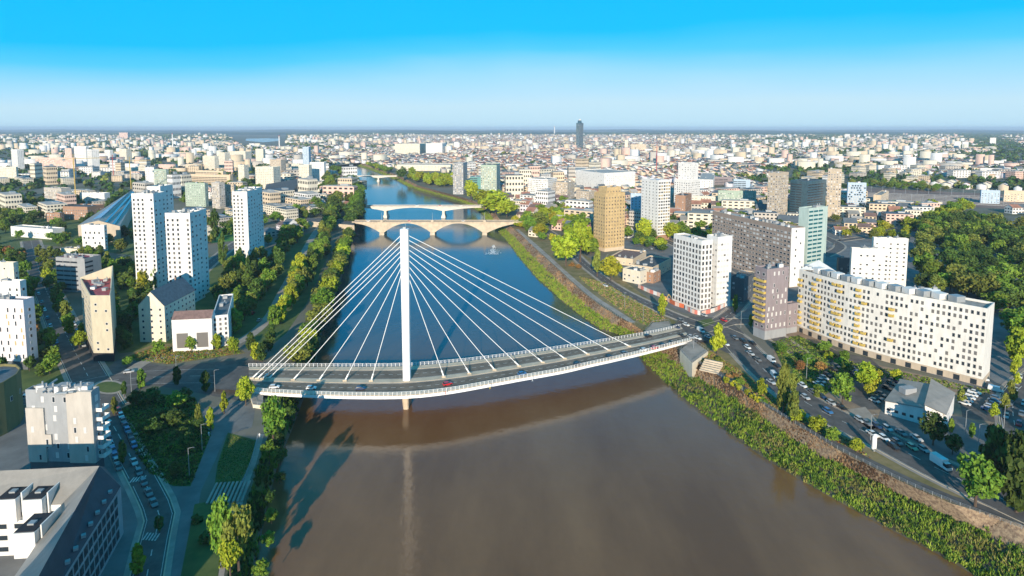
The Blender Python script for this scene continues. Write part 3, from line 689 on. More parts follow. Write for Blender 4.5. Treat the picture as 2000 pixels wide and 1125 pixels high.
def gable(name, label, cat, L, wd, h, rh, X, Y, rz, wall, roof, wins=True, group=None, z=GZ, door=True):
    r = empty(name, (X, Y, z), rz, label, cat, group); m = MB(); x, y = L/2, wd/2
    for s in (-1, 1):
        q = [(x, s*y, -.2), (x, s*y, h), (-x, s*y, h), (-x, s*y, -.2)]; m.face(q if s > 0 else q[::-1], wall)
        q = [(s*x, -y, -.2), (s*x, y, -.2), (s*x, y, h), (s*x, 0, h+rh), (s*x, -y, h)]; m.face(q if s > 0 else q[::-1], wall)
    m.build('wall', r); m = MB(); e = .35
    for s in (-1, 1):
        q = [(-x-e, s*(y+e), h-e*rh/y), (x+e, s*(y+e), h-e*rh/y), (x+e, 0, h+rh+.05), (-x-e, 0, h+rh+.05)]; m.face(q if s < 0 else q[::-1], roof)
        q2 = [(a, b2, c-.2) for a, b2, c in q]; m.face(q2[::-1] if s < 0 else q2, roof)
    rf = m.build('roof', r)
    if rnd.random() < 0.7:
        c = MB(); c.box((x*.6, .3, h+rh+.3), (.9, .7, 1.8), W['brick']); c.build('chimney', rf)
    if wins:
        nf = max(1, int(h/3)); g = win_mesh(1.2, 1.3, 'dark', 'frame')
        for f in range(nf):
            for i in range(max(1, int(L/3.5))):
                link('window', g, r, ((i+.5)*L/max(1, int(L/3.5))-x, -y, f*3+1.0))
            for i in range(max(1, int(wd/3.5))):
                link('window', g, r, (-x, y-(i+.5)*wd/max(1, int(wd/3.5)), f*3+1.0), -math.pi/2); 
                link('window', g, r, (x, -y+(i+.5)*wd/max(1, int(wd/3.5)), f*3+1.0), math.pi/2)
    OCC.append([Vector((X-L/2, Y-L/2)), Vector((X+L/2, Y-L/2)), Vector((X+L/2, Y+L/2)), Vector((X-L/2, Y+L/2))] if L < 40 else [Vector((X, Y))]*3)
    return r
p = P(303, 668); gable('gabled_building', 'cream gabled building with a steep slate roof beside the white hall', 'building', 28, 13, 19, 7, p.x-1, p.y+14, R(90), W['cream'], Rf['slate'])
# grey and taupe block
ft, z1 = foot_of(190, 921, 763, 61, 203, 88)
r = blk('apartment_building', 'grey and taupe block with white slot windows and side balconies, roof full of pipework', 'apartment building', 190, 921, 763, 61, 203, 88, 'grey', 'light', dict(sp=3.4, w=1.0, h=1.9, g=['shut', 'shut', 'dark'], p=.75, stag=.5), dict(sp=3, w=1.2, h=2), clutter=16, base=('dgrey', 3))
q = [p-r.location.xy for p in ft]; d = (q[1]-q[0]); ln = d.length; d /= ln; nn = Vector((d.y, -d.x))
for f0, f1, za, zb_ in ((0, .27, 3, 20.5), (.62, 1.0, 3, z1-GZ-.2), (.27, .36, 8, 12)):
    m = MB(); a = q[0]+d*ln*f0; b2 = q[0]+d*ln*f1; pr = .5
    m.prism([a+nn*pr, b2+nn*pr, b2+nn*.01, a+nn*.01], za, zb_, W['taupe']); m.build('facade_panel', r)
    for k_ in range(int((zb_-za)/3)):
        for c_ in range(max(1, int((f1-f0)*ln/3.6))):
            if rnd.random() < .75:
                pp = a+(b2-a)*((c_+.5+rnd.uniform(-.2, .2))/max(1, int((f1-f0)*ln/3.6)))+nn*pr
                link('window', win_mesh(.9, 1.9, rnd.choice(['shut', 'shut', 'dark']), 'frame'), r, (pp.x, pp.y, za+.7+k_*3), math.atan2(d.y, d.x))
e2 = (q[2]-q[1]).normalized(); n2 = Vector((e2.y, -e2.x))
BAL = {}
def balcony(r, p, dirv, z, wd, dp, slab, rail):
    key = (round(wd, 1), round(dp, 1), slab.name, rail.name)
    if key not in BAL:
        m = MB(); m.box((0, -dp/2, 0), (wd, dp, .18), slab); m.box((0, -dp, .6), (wd, .06, 1.05), rail); m.box((-wd/2, -dp/2, .6), (.06, dp, 1.05), rail); m.box((wd/2, -dp/2, .6), (.06, dp, 1.05), rail)
        BAL[key] = m.mesh('balcony')
    link('balcony', BAL[key], r, (p[0], p[1], z), math.atan2(dirv.y, dirv.x))
for k_ in range(6): balcony(r, q[1]+e2*2.6, e2, 4+k_*3.0, 3.2, 1.9, W['white'], W['white'])
for k_ in range(14):
    m = MB(); x0, y0 = rnd.uniform(-8, 5), rnd.uniform(-4, 2); L0 = rnd.uniform(2, 4.5); an = rnd.choice([0, .5, 1.57])
    m.bar((0, 0, 0), (L0*math.cos(an), L0*math.sin(an), rnd.uniform(0, .4)), .32, W['metal'], 8); o = m.build('roof_pipe', r); o.location = (x0, y0, z1-GZ-.2)
# foreground slate-roofed block, bottom left
rt_ = empty('apartment_building', (*P(60, 1000).xy, GZ), 0, 'large white L-shaped block with long grey metal roofs cut by deep dormers, bottom left corner', 'apartment building')
o = rt_.location
def rl3(x, y, z): p = P(x, y, z); return Vector((p.x-o.x, p.y-o.y, z-GZ))
zr, ze = GZ+19, GZ+13
A0, A1 = rl3(-220, 930, zr), rl3(194, 910, zr); E0, E1 = rl3(-260, 1000, ze), rl3(120, 985, ze)
RR0 = rl3(70, 1135, zr); RR0b = rl3(-60, 1330, zr); F1 = rl3(236, 950, ze); F1b = rl3(120, 1135, ze); F1c = rl3(20, 1330, ze)
B1 = rl3(205, 912, ze)
m = MB(); m.face([E0, E1, A1, A0], Rf['zinc']); NV = mat('roof_dark_navy', (.035, .045, .06), .7, .2, .3); m.face([A1, RR0, F1b, F1], NV); m.face([RR0, RR0b, F1c, F1b], NV)  # right-hand slopes coloured darker than the zinc ones
I1 = rl3(60, 1080, ze); I1b = rl3(-80, 1280, ze)
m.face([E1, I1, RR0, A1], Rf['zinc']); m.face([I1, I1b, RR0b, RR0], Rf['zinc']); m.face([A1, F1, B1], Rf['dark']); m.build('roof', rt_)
m = MB()
def wall_(a, b2): m.face([(a.x, a.y, -.2), (b2.x, b2.y, -.2), (b2.x, b2.y, a.z-.05), (a.x, a.y, a.z-.05)], W['white'])
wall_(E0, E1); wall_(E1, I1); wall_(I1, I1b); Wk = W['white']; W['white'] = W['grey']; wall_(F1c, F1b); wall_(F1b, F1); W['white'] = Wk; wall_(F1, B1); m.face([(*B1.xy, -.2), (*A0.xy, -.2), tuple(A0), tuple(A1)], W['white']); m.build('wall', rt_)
it = []
facade_windows(it, E0.xy, E1.xy, 0, 13, dict(sp=4.2, w=2.6, h=1.5, g=D)); facade_windows(it, F1b.xy, F1.xy, 0, 13, dict(sp=2.4, w=2.0, h=2.2, g=D, fr='dframe')); facade_windows(it, F1c.xy, F1b.xy, 0, 13, dict(sp=2.4, w=1.7, h=1.9, g=D, fr='frame'))
for me, loc, rz in it[:100]: link('window', me, rt_, loc, rz)
if len(it) > 100: merge('window', it[100:], rt_)
for px, py in ((38, 968), (88, 968), (75, 1030)):
    c = rl3(px, py, ze+1); m = MB(); m.box((c.x, c.y-1, c.z-1.2), (4.6, 7, 6), W['white'], 0.1); m.box((c.x+2.6, c.y+.5, c.z-.4), (.3, 6.5, 6.0), W['white'], 0.1); m.box((c.x, c.y-1, c.z+1.9), (4.2, 6.4, .3), W['black'], .1); m.box((c.x, c.y-1.5, c.z+2.2), (1.4, 1.4, .5), W['metal'], .1); m.build('dormer', rt_)
for i in range(7):
    c = RR0.lerp(A1, .15+i*.12).lerp(F1b.lerp(F1, .15+i*.12), .8); m = MB(); m.box((c.x, c.y, c.z+.25), (.9, 1.0, .6), W['metal'], .6); m.build('skylight', rt_)
OCC.append([P(-260, 1150).xy, P(250, 1150).xy, P(240, 930).xy, P(-260, 910).xy])
# ochre curved block at the left edge
c = P(-52, 846); pts = [(c.x+12*math.cos(R(t)), c.y+16*math.sin(R(t))) for t in range(0, 360, 24)]
building('apartment_building', 'rounded ochre-green block cut by the left edge of the photo', 'apartment building', pts, z_at(c.y-8, 766), 'bronze', 'slate', [dict(sp=4, w=1.2, h=1.8, p=.5)]*15, clutter=2)
OCC.append(pts)

# right foreground: curved white slab
TOPL = [(1558,524),(1580,533),(1602,542),(1650,556),(1695,564),(1774,576),(1850,587),(1931,600)]
BOT = [(1556,646),(1578,655),(1600,664),(1645,681),(1690,695),(1765,716),(1842,735),(1918,755)]
base_ = [P(x, y) for x, y in BOT]; front = resample(smooth(base_, 3), 15)
back = []
for i, p in enumerate(front):
    a = front[max(i-1, 0)]; b2 = front[min(i+1, 14)]; d = (b2-a).normalized(); back.append(p+Vector((-d.y, d.x, 0))*13)
ZS = z_at(front[9].y, 574); lenS = sum((front[i+1]-front[i]).length for i in range(14)); print('slab length', lenS, 'h', ZS-GZ)
foot = [p.xy for p in front]+[p.xy for p in reversed(back)]
OCC.append(foot)
sw = dict(sp=1.55, w=1.0, h=1.6, st=2.85, g=['dark', 'dark', 'mid', 'mid'], p=.74, sill=.9, fr='sframe')
r = building('apartment_slab', 'long curved white apartment slab with yellow balconies at its left end', 'apartment building', foot, ZS, 'slabw', 'gravel', [sw]*14+[None], base=('tan', 3.0), clutter=0, parapet=1.0, cap=100)
o = r.location
for i in range(13):
    p = front[i].lerp(back[i], .55)-o; m = MB(); hh = 2.6; m.box((p.x, p.y, ZS-GZ-1+hh/2), (4.5, 4, hh), W['white'] if i % 2 else W['metal'], .2)
    for k_ in range(4): m.bar((p.x-3+k_*1.6, p.y+2.5, ZS-GZ-1), (p.x-3+k_*1.6, p.y+2.5, ZS-GZ+.5), .35, W['metal'], 6)
    m.build('roof_unit', r)
for i in range(0, 9):
    a = front[i]; b2 = front[i+1]; d = (b2-a).normalized()
    for t in (.25, .75):
        if i > 6 and t > .5: continue
        if (i+int(t*2)) % 2: continue
        for k_ in range(10):
            if rnd.random() < .8-.06*i:
                p = a.lerp(b2, t+rnd.uniform(-.05, .05))-o; balcony(r, p.xy, d.xy, 4.6+k_*2.85, 2.1, 1.2, W['yellow'], W['yellow'])
for i in range(14):
    p = front[i].lerp(front[i+1], .5)-o; d = (front[i+1]-front[i]).normalized(); g = win_mesh(2.2, 2.3, 'dark', 'dframe'); n3 = Vector((d.y, -d.x))*.08
    link('door', g, r, (p.x+n3.x, p.y+n3.y, .1), math.atan2(d.y, d.x))
# white angular roof screens at the left end
m = MB(); a = front[0]-o; b2 = back[0]-o; c = front[2]-o; c2 = back[2]-o
m.face([(*a.xy, ZS-GZ), (*c2.xy, ZS-GZ+.3), (*b2.xy, ZS-GZ+4)], W['white']); m.face([(*a.xy, ZS-GZ-.1), (*b2.xy, ZS-GZ+3.9), (*c2.xy, ZS-GZ+.2)], W['white']); m.build('roof_screen', r)
# mauve tower
r = blk('apartment_tower', 'mauve-grey tower with yellow corner balconies and scattered white windows', 'tower block', 1493, 664, 526, 1471, 1535, 22, 'mauve', 'slate', None, dict(sp=2.6, w=.9, h=2.0, g=['shut', 'shut', 'dark'], p=.62, stag=.7), base=('grey', 4.5), clutter=3)
ft, z1 = foot_of(1493, 664, 526, 1471, 1535, 22); d = (ft[1]-ft[0]).normalized(); o = r.location.xy
for k_ in range(8):
    p = ft[0].lerp(ft[1], .5)-o; balcony(r, p, d, 9+k_*2.95, (ft[1]-ft[0]).length*.92, 1.5, W['yellow'], W['yellow'])
blk('apartment_building', 'lower mauve-grey wing joined to the right side of the mauve tower', 'apartment building', 1536, 652, 594, 1525, 1556, 22, 'mauve', 'slate', None, dict(sp=2.6, w=.9, h=1.9, g=['shut', 'dark'], p=.7), base=('grey', 3), clutter=2)
# grid office
gw = dict(sp=2.5, w=1.45, h=2.1, st=3.25, g=['dark', 'mid', 'mid'], fr='sframe')
r = blk('office_building', 'pale pink-white office block with a regular grid of deep windows above orange hoardings', 'office building', 1367, 608, 470, 1313, 1388, 24, 'white', 'light', gw, gw, clutter=3, parapet=1.0)
blk('office_building', 'taller white-screened half of the grid office block, on its right side', 'office building', 1398, 602, 463, 1377, 1426, 24, 'white', 'light', dict(sp=2, w=1.6, h=1.3, st=3.3, g=['shut', 'mid', 'shut']), dict(sp=2.2, w=1.7, h=1.4, st=3.3, g=['shut', 'mid', 'shut', 'shut']), clutter=4)
# long brown slab
bw = dict(sp=3.3, w=2.2, h=1.5, st=2.9, g=['shut', 'dark', 'dark', 'mid'], fr='frame')
br_ = blk('apartment_slab', 'long brown slab block with rows of pale window frames and a white end wall', 'apartment building', 1541, 562, 445, 1389, 1567, ('L', 411), 'brown', 'light', bw, dict(sp=6, w=1, h=1.4, p=.0), clutter=14)
ft, z1 = foot_of(1541, 562, 445, 1389, 1567, ('L', 411)); q = [p-br_.location.xy for p in ft]; d = (q[2]-q[1]).normalized(); nn = Vector((d.y, -d.x)); m = MB(); m.prism([q[1]+nn*.3, q[2]+nn*.3, q[2]+nn*.02, q[1]+nn*.02], .5, z1-GZ-.3, W['white']); m.build('end_wall', br_)
for k_ in range(9): link('window', win_mesh(1.0, 1.4, 'dark', 'sframe'), br_, (*(q[1].lerp(q[2], .35 if k_ % 3 else .7)+nn*.32), 4+k_*4.2), math.atan2(d.y, d.x))
blk('office_tower', 'teal glazed office tower with pale horizontal bands behind the brown slab', 'office building', 1574, 540, 407, 1555, 1611, 30, 'aqua', 'light', dict(band=1, sp=6, h=1.7, w=2, g=['teal'], fr='frame'), dict(band=1, sp=6, w=2, h=1.7, g=['teal'], fr='frame'), clutter=3)
# gold tower
gd = dict(sp=3.0, w=1.0, h=1.2, g=['tan', 'mid', 'dark'], fr='dframe')
ft, z1 = foot_of(1181, 492, 378, 1159, 1219, 28); OCC.append(ft)
r = blk('apartment_tower', 'golden-brown tower block with small square windows close to the river', 'tower block', 1181, 492, 378, 1159, 1219, 28, 'gold', 'gravel', gd, gd, clutter=5, base=('sand', 3))
c = sum(ft, Vector((0, 0)))/4; f2 = [c+(p-c)*.72 for p in ft]; building('', '', '', f2, z1+5, 'gold', 'gravel', (None, gd), z0=z1-.8, root=r, clutter=2)
blk('apartment_tower', 'white and brown striped tower block right of the golden one', 'tower block', 1284, 470, 352, 1251, 1307, 28, 'white', 'blue', dict(sp=5, w=1.1, h=1.4, g=D), dict(sp=2.6, w=2.0, h=1.6, g=['tan', 'mid', 'dark'], fr='dframe'), base=('brick', 5), clutter=3)
blk('apartment_building', 'pale blue-white block half hidden behind the striped tower', 'apartment building', 1252, 432, 378, 1231, 1262, 80, 'blue', 'light', dict(sp=4, w=1.4, h=1.2), None, clutter=2)
r = blk('apartment_tower', 'bright white stepped tower with a lower wing, centre right', 'tower block', 1345, 402, 319, 1323, 1362, 40, 'white', 'light', dict(sp=4, w=1.3, h=1.3, p=.7), dict(sp=4, w=1.3, h=1.3, p=.7), clutter=2)
blk('apartment_building', 'white lower block at the foot of the bright stepped tower', 'apartment building', 1342, 404, 352, 1316, 1366, 40, 'white', 'light', clutter=2)
# more of the middle distance: (name, label, cat, Mx, My, Ty, Lx, Rx, yaw, wall, roof, wL, wR)
V = dict(sp=3.6, w=1.5, h=1.3); N_ = dict(sp=4.5, w=1.2, h=1.2, p=.6); BN = dict(band=1, sp=7, w=3, h=1.3, g=D, fr='dframe')
DEN = dict(sp=2.6, w=1.6, h=1.6, st=2.9, g=['dark', 'mid', 'shut', 'tan'])
LIST = [
('apartment_tower','round-edged beige tower with a dense window pattern, left of the dark glass block','tower block',1516,432,338,1497,1537,40,'tan','light',DEN,DEN),
('office_tower','dark blue glass block between the two beige towers','office building',1575,430,354,1541,1611,35,'dark','dark',BN,BN),
('apartment_tower','slim beige tower standing in front of the dark glass block','tower block',1572,420,361,1557,1581,60,'tan','light',V,V),
('apartment_tower','tall beige tower with stacked loggias right of the dark glass block','tower block',1640,425,330,1613,1655,62,'tan','light',DEN,DEN),
('office_building','blue-grey block with a diamond pattern of panes beside the tall beige tower','office building',1690,405,357,1654,1693,80,'blue','slate',dict(sp=3,w=2,h=1.9,g=['dark','shut'],fr='dframe',stag=1.2),V),
('office_building','pale green block with a leaf-like dark pattern before the round-edged tower','office building',1476,408,373,1402,1481,82,'greenish','light',dict(sp=2.4,w=1.6,h=1.2,g=['dark','shut'],p=.6,stag=1),V),
('office_building','low beige building under the pale green one','office building',1400,404,384,1340,1420,75,'cream','gravel',V,V),
('office_building','dark brick block with a red square opening','office building',1338,422,382,1318,1350,60,'brick','dark',N_,N_),
('shopping_centre','wide white low shopping building with a pink poster','shopping centre',1180,372,338,1124,1240,30,'white','light',N_,N_),
('office_building','long white building with a flat roof left of the shopping building','office building',1128,350,333,1093,1150,70,'white','light',N_,N_),
('apartment_building','white block speckled with small dark panels above the embankment trees','apartment building',1070,390,350,1031,1088,60,'white','gravel',DEN,DEN),
('apartment_building','second white speckled block, right of the first above the embankment','apartment building',1108,390,356,1086,1122,60,'tan','gravel',DEN,DEN),
('apartment_building','small grey terrace building below the pink poster','apartment building',1150,402,374,1125,1165,50,'tan','gravel',V,V),
('apartment_building','white cube block right of the bright stepped tower','apartment building',1392,378,351,1364,1402,70,'white','light',V,V),
('office_building','grey-purple long office roof behind the white cube block','office building',1430,362,346,1395,1440,75,'mauve','gravel',BN,V),
('office_building','blue-fronted office beside the grey-purple one','office building',1465,375,351,1432,1478,70,'blue','slate',BN,V),
('office_building','sand-brown box building at the edge of the railway yard','office building',1720,402,381,1705,1735,50,'sand','gravel',N_,None),
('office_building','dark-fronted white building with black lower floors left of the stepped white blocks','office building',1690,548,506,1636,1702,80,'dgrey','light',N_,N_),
('apartment_building','lower white block with roof terrace in the stepped pair behind the curved slab','apartment building',1734,568,487,1660,1746,78,'slabw','light',V,V),
('apartment_building','taller white block of the stepped pair behind the curved slab','apartment building',1769,560,466,1702,1779,78,'slabw','light',V,V),
('industrial_shed','long low shed with a blue-glazed roof behind the curved slab','shed',1836,585,566,1776,1840,75,'blue','blue',None,None),
('office_building','brown-roofed low building at the foot of the golden tower','office building',1236,520,506,1190,1262,60,'sand','browntile',N_,N_),
('office_building','tan cube building with a dark flat roof below the golden tower','office building',1275,546,522,1232,1310,55,'sand','dark',N_,N_),
('office_building','two-storey cream building nearest the riverside road, below the golden tower','office building',1250,556,530,1216,1268,45,'cream','slate',V,V),
('office_building','small brown brick building beside the two-storey cream one','office building',1276,554,533,1262,1290,50,'brick','browntile',N_,N_),
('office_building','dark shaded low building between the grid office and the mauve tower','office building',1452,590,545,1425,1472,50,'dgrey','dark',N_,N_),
('apartment_building','small tan block with boxy bays right of the grid office','apartment building',1460,575,540,1434,1472,55,'tan','browntile',N_,N_),
('industrial_shed','flat white roofed depot among trees above the wood','shed',1900,440,424,1862,1990,70,'white','light',N_,None),
('industrial_shed','second white roofed depot at the right edge above the wood','shed',1985,452,438,1935,2040,70,'white','light',N_,None),
('apartment_building','long white building with a red roof near the right edge','apartment building',1970,341,329,1914,1976,82,'white','tile',V,V),
('apartment_building','white long block left of the red roof near the right edge','apartment building',1960,326,314,1905,1975,80,'white','light',V,V),
('office_building','white terraced building with a stepped roof by the rail yard','office building',1805,425,410,1750,1812,70,'white','light',N_,N_),
('warehouse','pale warehouse with a dark pitched roof right of the terraced building','warehouse',1840,408,395,1808,1852,60,'cream','dark',N_,None),
('office_building','cream office right of the rail yard','office building',1952,398,372,1915,1960,75,'blue','light',V,V),
('office_building','sand office block behind the rail yard near the right edge','office building',2010,395,373,1960,2030,75,'sand','gravel',V,V),
('apartment_tower','grey-green residential tower on the far right bank of the river','tower block',905,380,318,885,913,80,'grey','light',DEN,V),
('apartment_tower','pale residential tower right of the grey-green riverside one','tower block',970,384,322,939,977,84,'greenish','dark',DEN,V),
('apartment_building','low glass block between the two riverside towers','apartment building',940,376,346,918,948,80,'teal','light',BN,V),
('hospital_block','big flat pale slab block in the far centre, left of a pair','apartment building',820,303,281,772,832,84,'cream','light',V,V),
('hospital_block','big flat pale slab block in the far centre, right of a pair','apartment building',864,303,280,832,872,84,'white','light',V,V),
('apartment_building','pale riverside palace block behind the lime trees','apartment building',880,334,322,775,890,84,'cream','light',V,V),
# left side
('office_building','grey concrete cube building left of the long glass-roofed hall','office building',122,406,368,88,141,68,'taupe','gravel',DEN,N_),
('office_building','white box building beside the long glass-roofed hall','office building',205,402,377,157,216,78,'white','light',N_,N_),
('office_building','low brown brick building with a dark roof left of the hall','office building',172,430,404,124,205,80,'brick','dark',None,None),
('office_building','small brown wing in front of the brick building','office building',118,434,416,92,126,80,'brick','gravel',None,None),
('office_building','white low building with a jumble of roof plant at far left','office building',104,468,448,22,127,72,'white','light',N_,BN),
('apartment_building','white slab of a pair behind the long hall','apartment building',302,362,327,285,306,86,'white','light',V,None),
('apartment_building','grey-green slab of a pair behind the long hall','apartment building',326,366,331,302,331,70,'greenish','light',DEN,V),
('apartment_building','cream block at the left edge behind the trees','apartment building',33,354,326,-40,37,84,'cream','light',V,V),
('apartment_tower','slim white tower near the left edge','tower block',36,332,292,24,49,60,'white','light',V,V),
('apartment_building','long pink slab block far left','apartment building',147,333,308,70,150,86,'pink','light',DEN,V),
('apartment_tower','pink tower rising behind the long pink slab','tower block',141,318,290,128,146,80,'pink','light',V,V),
('apartment_tower','white tower left of a tall pair, far left','tower block',170,328,286,147,176,70,'white','light',V,V),
('apartment_tower','white tower right of a tall pair, with a blue shaded side','tower block',181,336,292,172,196,50,'white','light',V,V),
('apartment_building','small white tower block behind the blue-shaded one','tower block',216,314,293,205,222,60,'white','light',V,V),
('apartment_building','pale block with a grey shaded side among trees far left','apartment building',248,320,291,234,258,65,'cream','light',V,V),
('apartment_building','small bright white cube far left','apartment building',272,312,297,264,275,80,'white','light',V,V),
('apartment_building','pale orange office slab on the far left skyline','apartment building',250,272,259,233,254,84,'pink','light',V,V),
('office_building','green-tinted block behind the sports pitch','office building',402,404,358,363,408,76,'greenish','light',V,V),
('apartment_building','speckled grey block behind the sports pitch','apartment building',430,408,357,415,441,62,'taupe','light',DEN,DEN),
('apartment_building','light speckled block right of the grey one behind the pitch','apartment building',458,404,360,441,462,80,'tan','light',DEN,DEN),
('office_building','stepped orange-brown terraced building behind the green-tinted block','office building',450,362,342,365,456,76,'sand','tile',BN,BN),
('office_building','orange upper storey building on top of the terraces','office building',436,348,334,382,442,76,'sand','gravel',BN,BN),
('apartment_tower','cream tower nearest the dark-roofed arena, left','tower block',478,362,322,466,487,70,'cream','light',V,V),
('apartment_building','wide cream block left of the dark-roofed arena','apartment building',535,370,326,500,549,74,'cream','light',V,V),
('apartment_tower','pale tower on the left bank skyline','tower block',515,322,291,500,519,80,'cream','light',V,V),
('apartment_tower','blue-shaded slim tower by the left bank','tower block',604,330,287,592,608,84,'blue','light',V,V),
('apartment_building','bright white slab at the left bank of the bend','apartment building',634,356,317,606,637,84,'white','light',dict(sp=5,w=2,h=1.2,p=.6),V),
('apartment_building','cream block left of the bright white slab','apartment building',604,360,322,584,610,74,'cream','light',V,V),
('apartment_building','pale block left of the cream one by the left bank','apartment building',585,350,320,570,592,70,'cream','light',V,V),
('apartment_building','tan stepped block with a terrace roof by the left bank','apartment building',550,356,312,528,560,70,'tan','light',V,V),
('apartment_building','white stepped block among cream ones on the left bank','apartment building',420,334,305,398,428,60,'cream','light',V,V),
('apartment_tower','cream tower with a narrow front on the left bank','tower block',440,328,298,428,450,60,'cream','light',V,V),
('apartment_building','broad pale block behind the cream towers of the left bank','apartment building',480,318,296,448,492,70,'cream','light',V,V),
('office_tower','very tall dark tower with a tapered top on the horizon','tower block',1131,291,240,1125,1139,60,'dark','light',None,None),
('apartment_building','cream tall block right of the dark skyline tower','apartment building',1226,300,273,1220,1229,80,'cream','light',V,V),
('apartment_building','cathedral-like sand building with a slate roof in the old town','church',1262,298,282,1232,1268,80,'sand','slate',None,None),
('apartment_tower','pale twin block on the right skyline, left one','tower block',1876,291,276,1863,1878,80,'white','light',V,V),
('apartment_tower','pale twin block on the right skyline, right one','tower block',1891,292,277,1879,1893,80,'white','light',V,V),
('apartment_building','white skyline block at far right','apartment building',1945,282,269,1933,1948,80,'white','light',V,V),
('apartment_building','white skyline building right of the old town','apartment building',1660,272,262,1650,1663,80,'white','light',V,V),
]
for e in LIST: blk(e[0], e[1], e[2], *e[3:9], e[9], e[10], e[11], e[12], clutter=2 if e[4] < 480 else 4)
# top of the skyline tower
p = P(1131, 291); m = MB(); zt = z_at(p.y, 240); m.box((0, 0, 0), (16, 16, 14), W['dark'], .5, .8); m.box((0, 0, 10), (9, 9, 8), W['white'], .5, .7)
o = m.build('tower_top', [x for x in C.objects if x.get('label', '').startswith('very tall dark')][0]); o.location = (0, 8, zt-GZ+6)
# long hall with glazed roof
hp = [P(x, y, GZ+15) for x, y in ((152, 440), (234, 442), (268, 379), (246, 379))]
c = sum((q.xy for q in hp), Vector((0, 0)))/4; r = empty('exhibition_hall', (c.x, c.y, GZ), 0, 'long grey hall with a strip of blue glazing along its pitched roof', 'hall')
q = [h.xy-c for h in hp]; rg0 = (q[0]+q[1])/2; rg1 = (q[2]+q[3])/2; m = MB()
m.prism([q[0], q[1], q[2], q[3]], -.2, 15, W['tan'], top=False); m.face([(*q[0], 15), (*q[1], 15), (*rg0, 20)], W['tan']); m.build('wall', r)
m = MB(); m.face([(*q[0], 15.03), (*rg0, 20.03), (*rg1, 20.03), (*q[3], 15.03)], Rf['zinc']); m.face([(*rg0, 20.03), (*q[1], 15.03), (*q[2], 15.03), (*rg1, 20.03)], Rf['light']); m.build('roof', r)
m = MB(); L4 = lambda t, s: (rg0.lerp(rg1, t)).lerp(q[0].lerp(q[3], t), s)
def hz(s): return 20.2-5*s
m.face([(*L4(.06, -.02), hz(-.02)-.15), (*L4(.96, -.02), hz(-.02)-.15), (*L4(.96, .5), hz(.5)), (*L4(.06, .5), hz(.5))][::-1], Rf['blue'])
m.face([(*L4(.06, .02), 20.3), (*L4(.06, .5), hz(.5)), (*L4(.96, .5), hz(.5)), (*L4(.96, .02), 20.3)], Rf['blue']); m.build('skylight', r)
for s in (.35, .7):
    m = MB(); A = rg0.lerp(q[1], s); B = rg1.lerp(q[2], s); d = (q[1]-rg0)*.06; m.face([(*(A-d), 20.3-5*s+.25), (*(A+d), 20.3-5*s-.1), (*(B+d), 20.3-5*s-.1), (*(B-d), 20.3-5*s+.25)], GL['dark']); m.build('skylight', r)
OCC.append([h.xy for h in hp])
blk('office_building', 'white front block of the glass-roofed hall with scattered square windows', 'office building', 206, 490, 440, 162, 210, 84, 'white', 'light', dict(sp=4.5, w=1.6, h=2.2, st=4.5, g=D, stag=1.5, p=.8), None, clutter=2)
# arena with folded dark roof
hp = [P(x, y, GZ+12) for x, y in ((516, 378), (565, 382), (586, 356), (520, 360))]; c = sum((h.xy for h in hp), Vector((0, 0)))/4
r = empty('sports_arena', (c.x, c.y, GZ), 0, 'dark folded-roof sports arena among trees on the left bank', 'arena'); q = [h.xy-c for h in hp]; m = MB()
m.prism(q, -.2, 12, W['dark']); m.build('wall', r); m = MB(); m.face([(*q[0], 12.1), (*q[1], 16), (*((q[1]+q[2])/2), 12.1), (*((q[0]+q[3])/2), 13)], Rf['dark']); m.face([(*((q[0]+q[3])/2), 13), (*((q[1]+q[2])/2), 12.1), (*q[2], 19), (*q[3], 12.2)], Rf['dark']); m.build('roof', r); OCC.append([h.xy for h in hp])
# angular white house near the quay road
hp = [P(x, y) for x, y in ((1727, 800), (1800, 822), (1806, 790), (1742, 776))]; zt = GZ+7
r = empty('white_house', (*P(1790, 810).xy, GZ), 0, 'angular white house with two tilted grey roofs between the car parks', 'house'); o = r.location.xy
def tilt(px, hs, nm):
    q = [P(*a).xy-o for a in px]; m = MB(); n = len(q)
    for i in range(n):
        j = (i+1) % n; m.face([(*q[i], -.2), (*q[j], -.2), (*q[j], hs[j]), (*q[i], hs[i])], W['white'])
    m.build('wall', r); f = MB(); cc = sum(q, Vector((0, 0)))/n; f.face([(*(cc+(q[i]-cc)*1.05), hs[i]+.15) for i in range(n)], Rf['zinc']); f.face([(*(cc+(q[i]-cc)*1.05), hs[i]-.05) for i in reversed(range(n))], Rf['zinc']); f.build('roof', r); return q
q = tilt(((1728, 808), (1803, 830), (1812, 795), (1758, 780)), (5, 6.5, 9, 8), 'a')
it = []; facade_windows(it, q[0], q[1], 0, 6.5, dict(sp=2, w=1.2, h=1.0, st=3, g=D, fr='dframe', sill=1.5))
q2 = tilt(((1804, 832), (1846, 836), (1862, 806), (1816, 792)), (8, 5, 7.5, 10.5), 'b')
facade_windows(it, q2[0], q2[1], 0, 5.5, dict(sp=3, w=1.6, h=1.2, g=D, fr='dframe'))
for me, loc, rz in it: link('window', me, r, loc, rz)
u = MB(); uq = (q[0]+q[2])/2; u.box((uq.x, uq.y, 8), (5, 3, 2.2), W['grey'], .2); u.build('roof_unit', r); OCC.append([h.xy for h in hp])
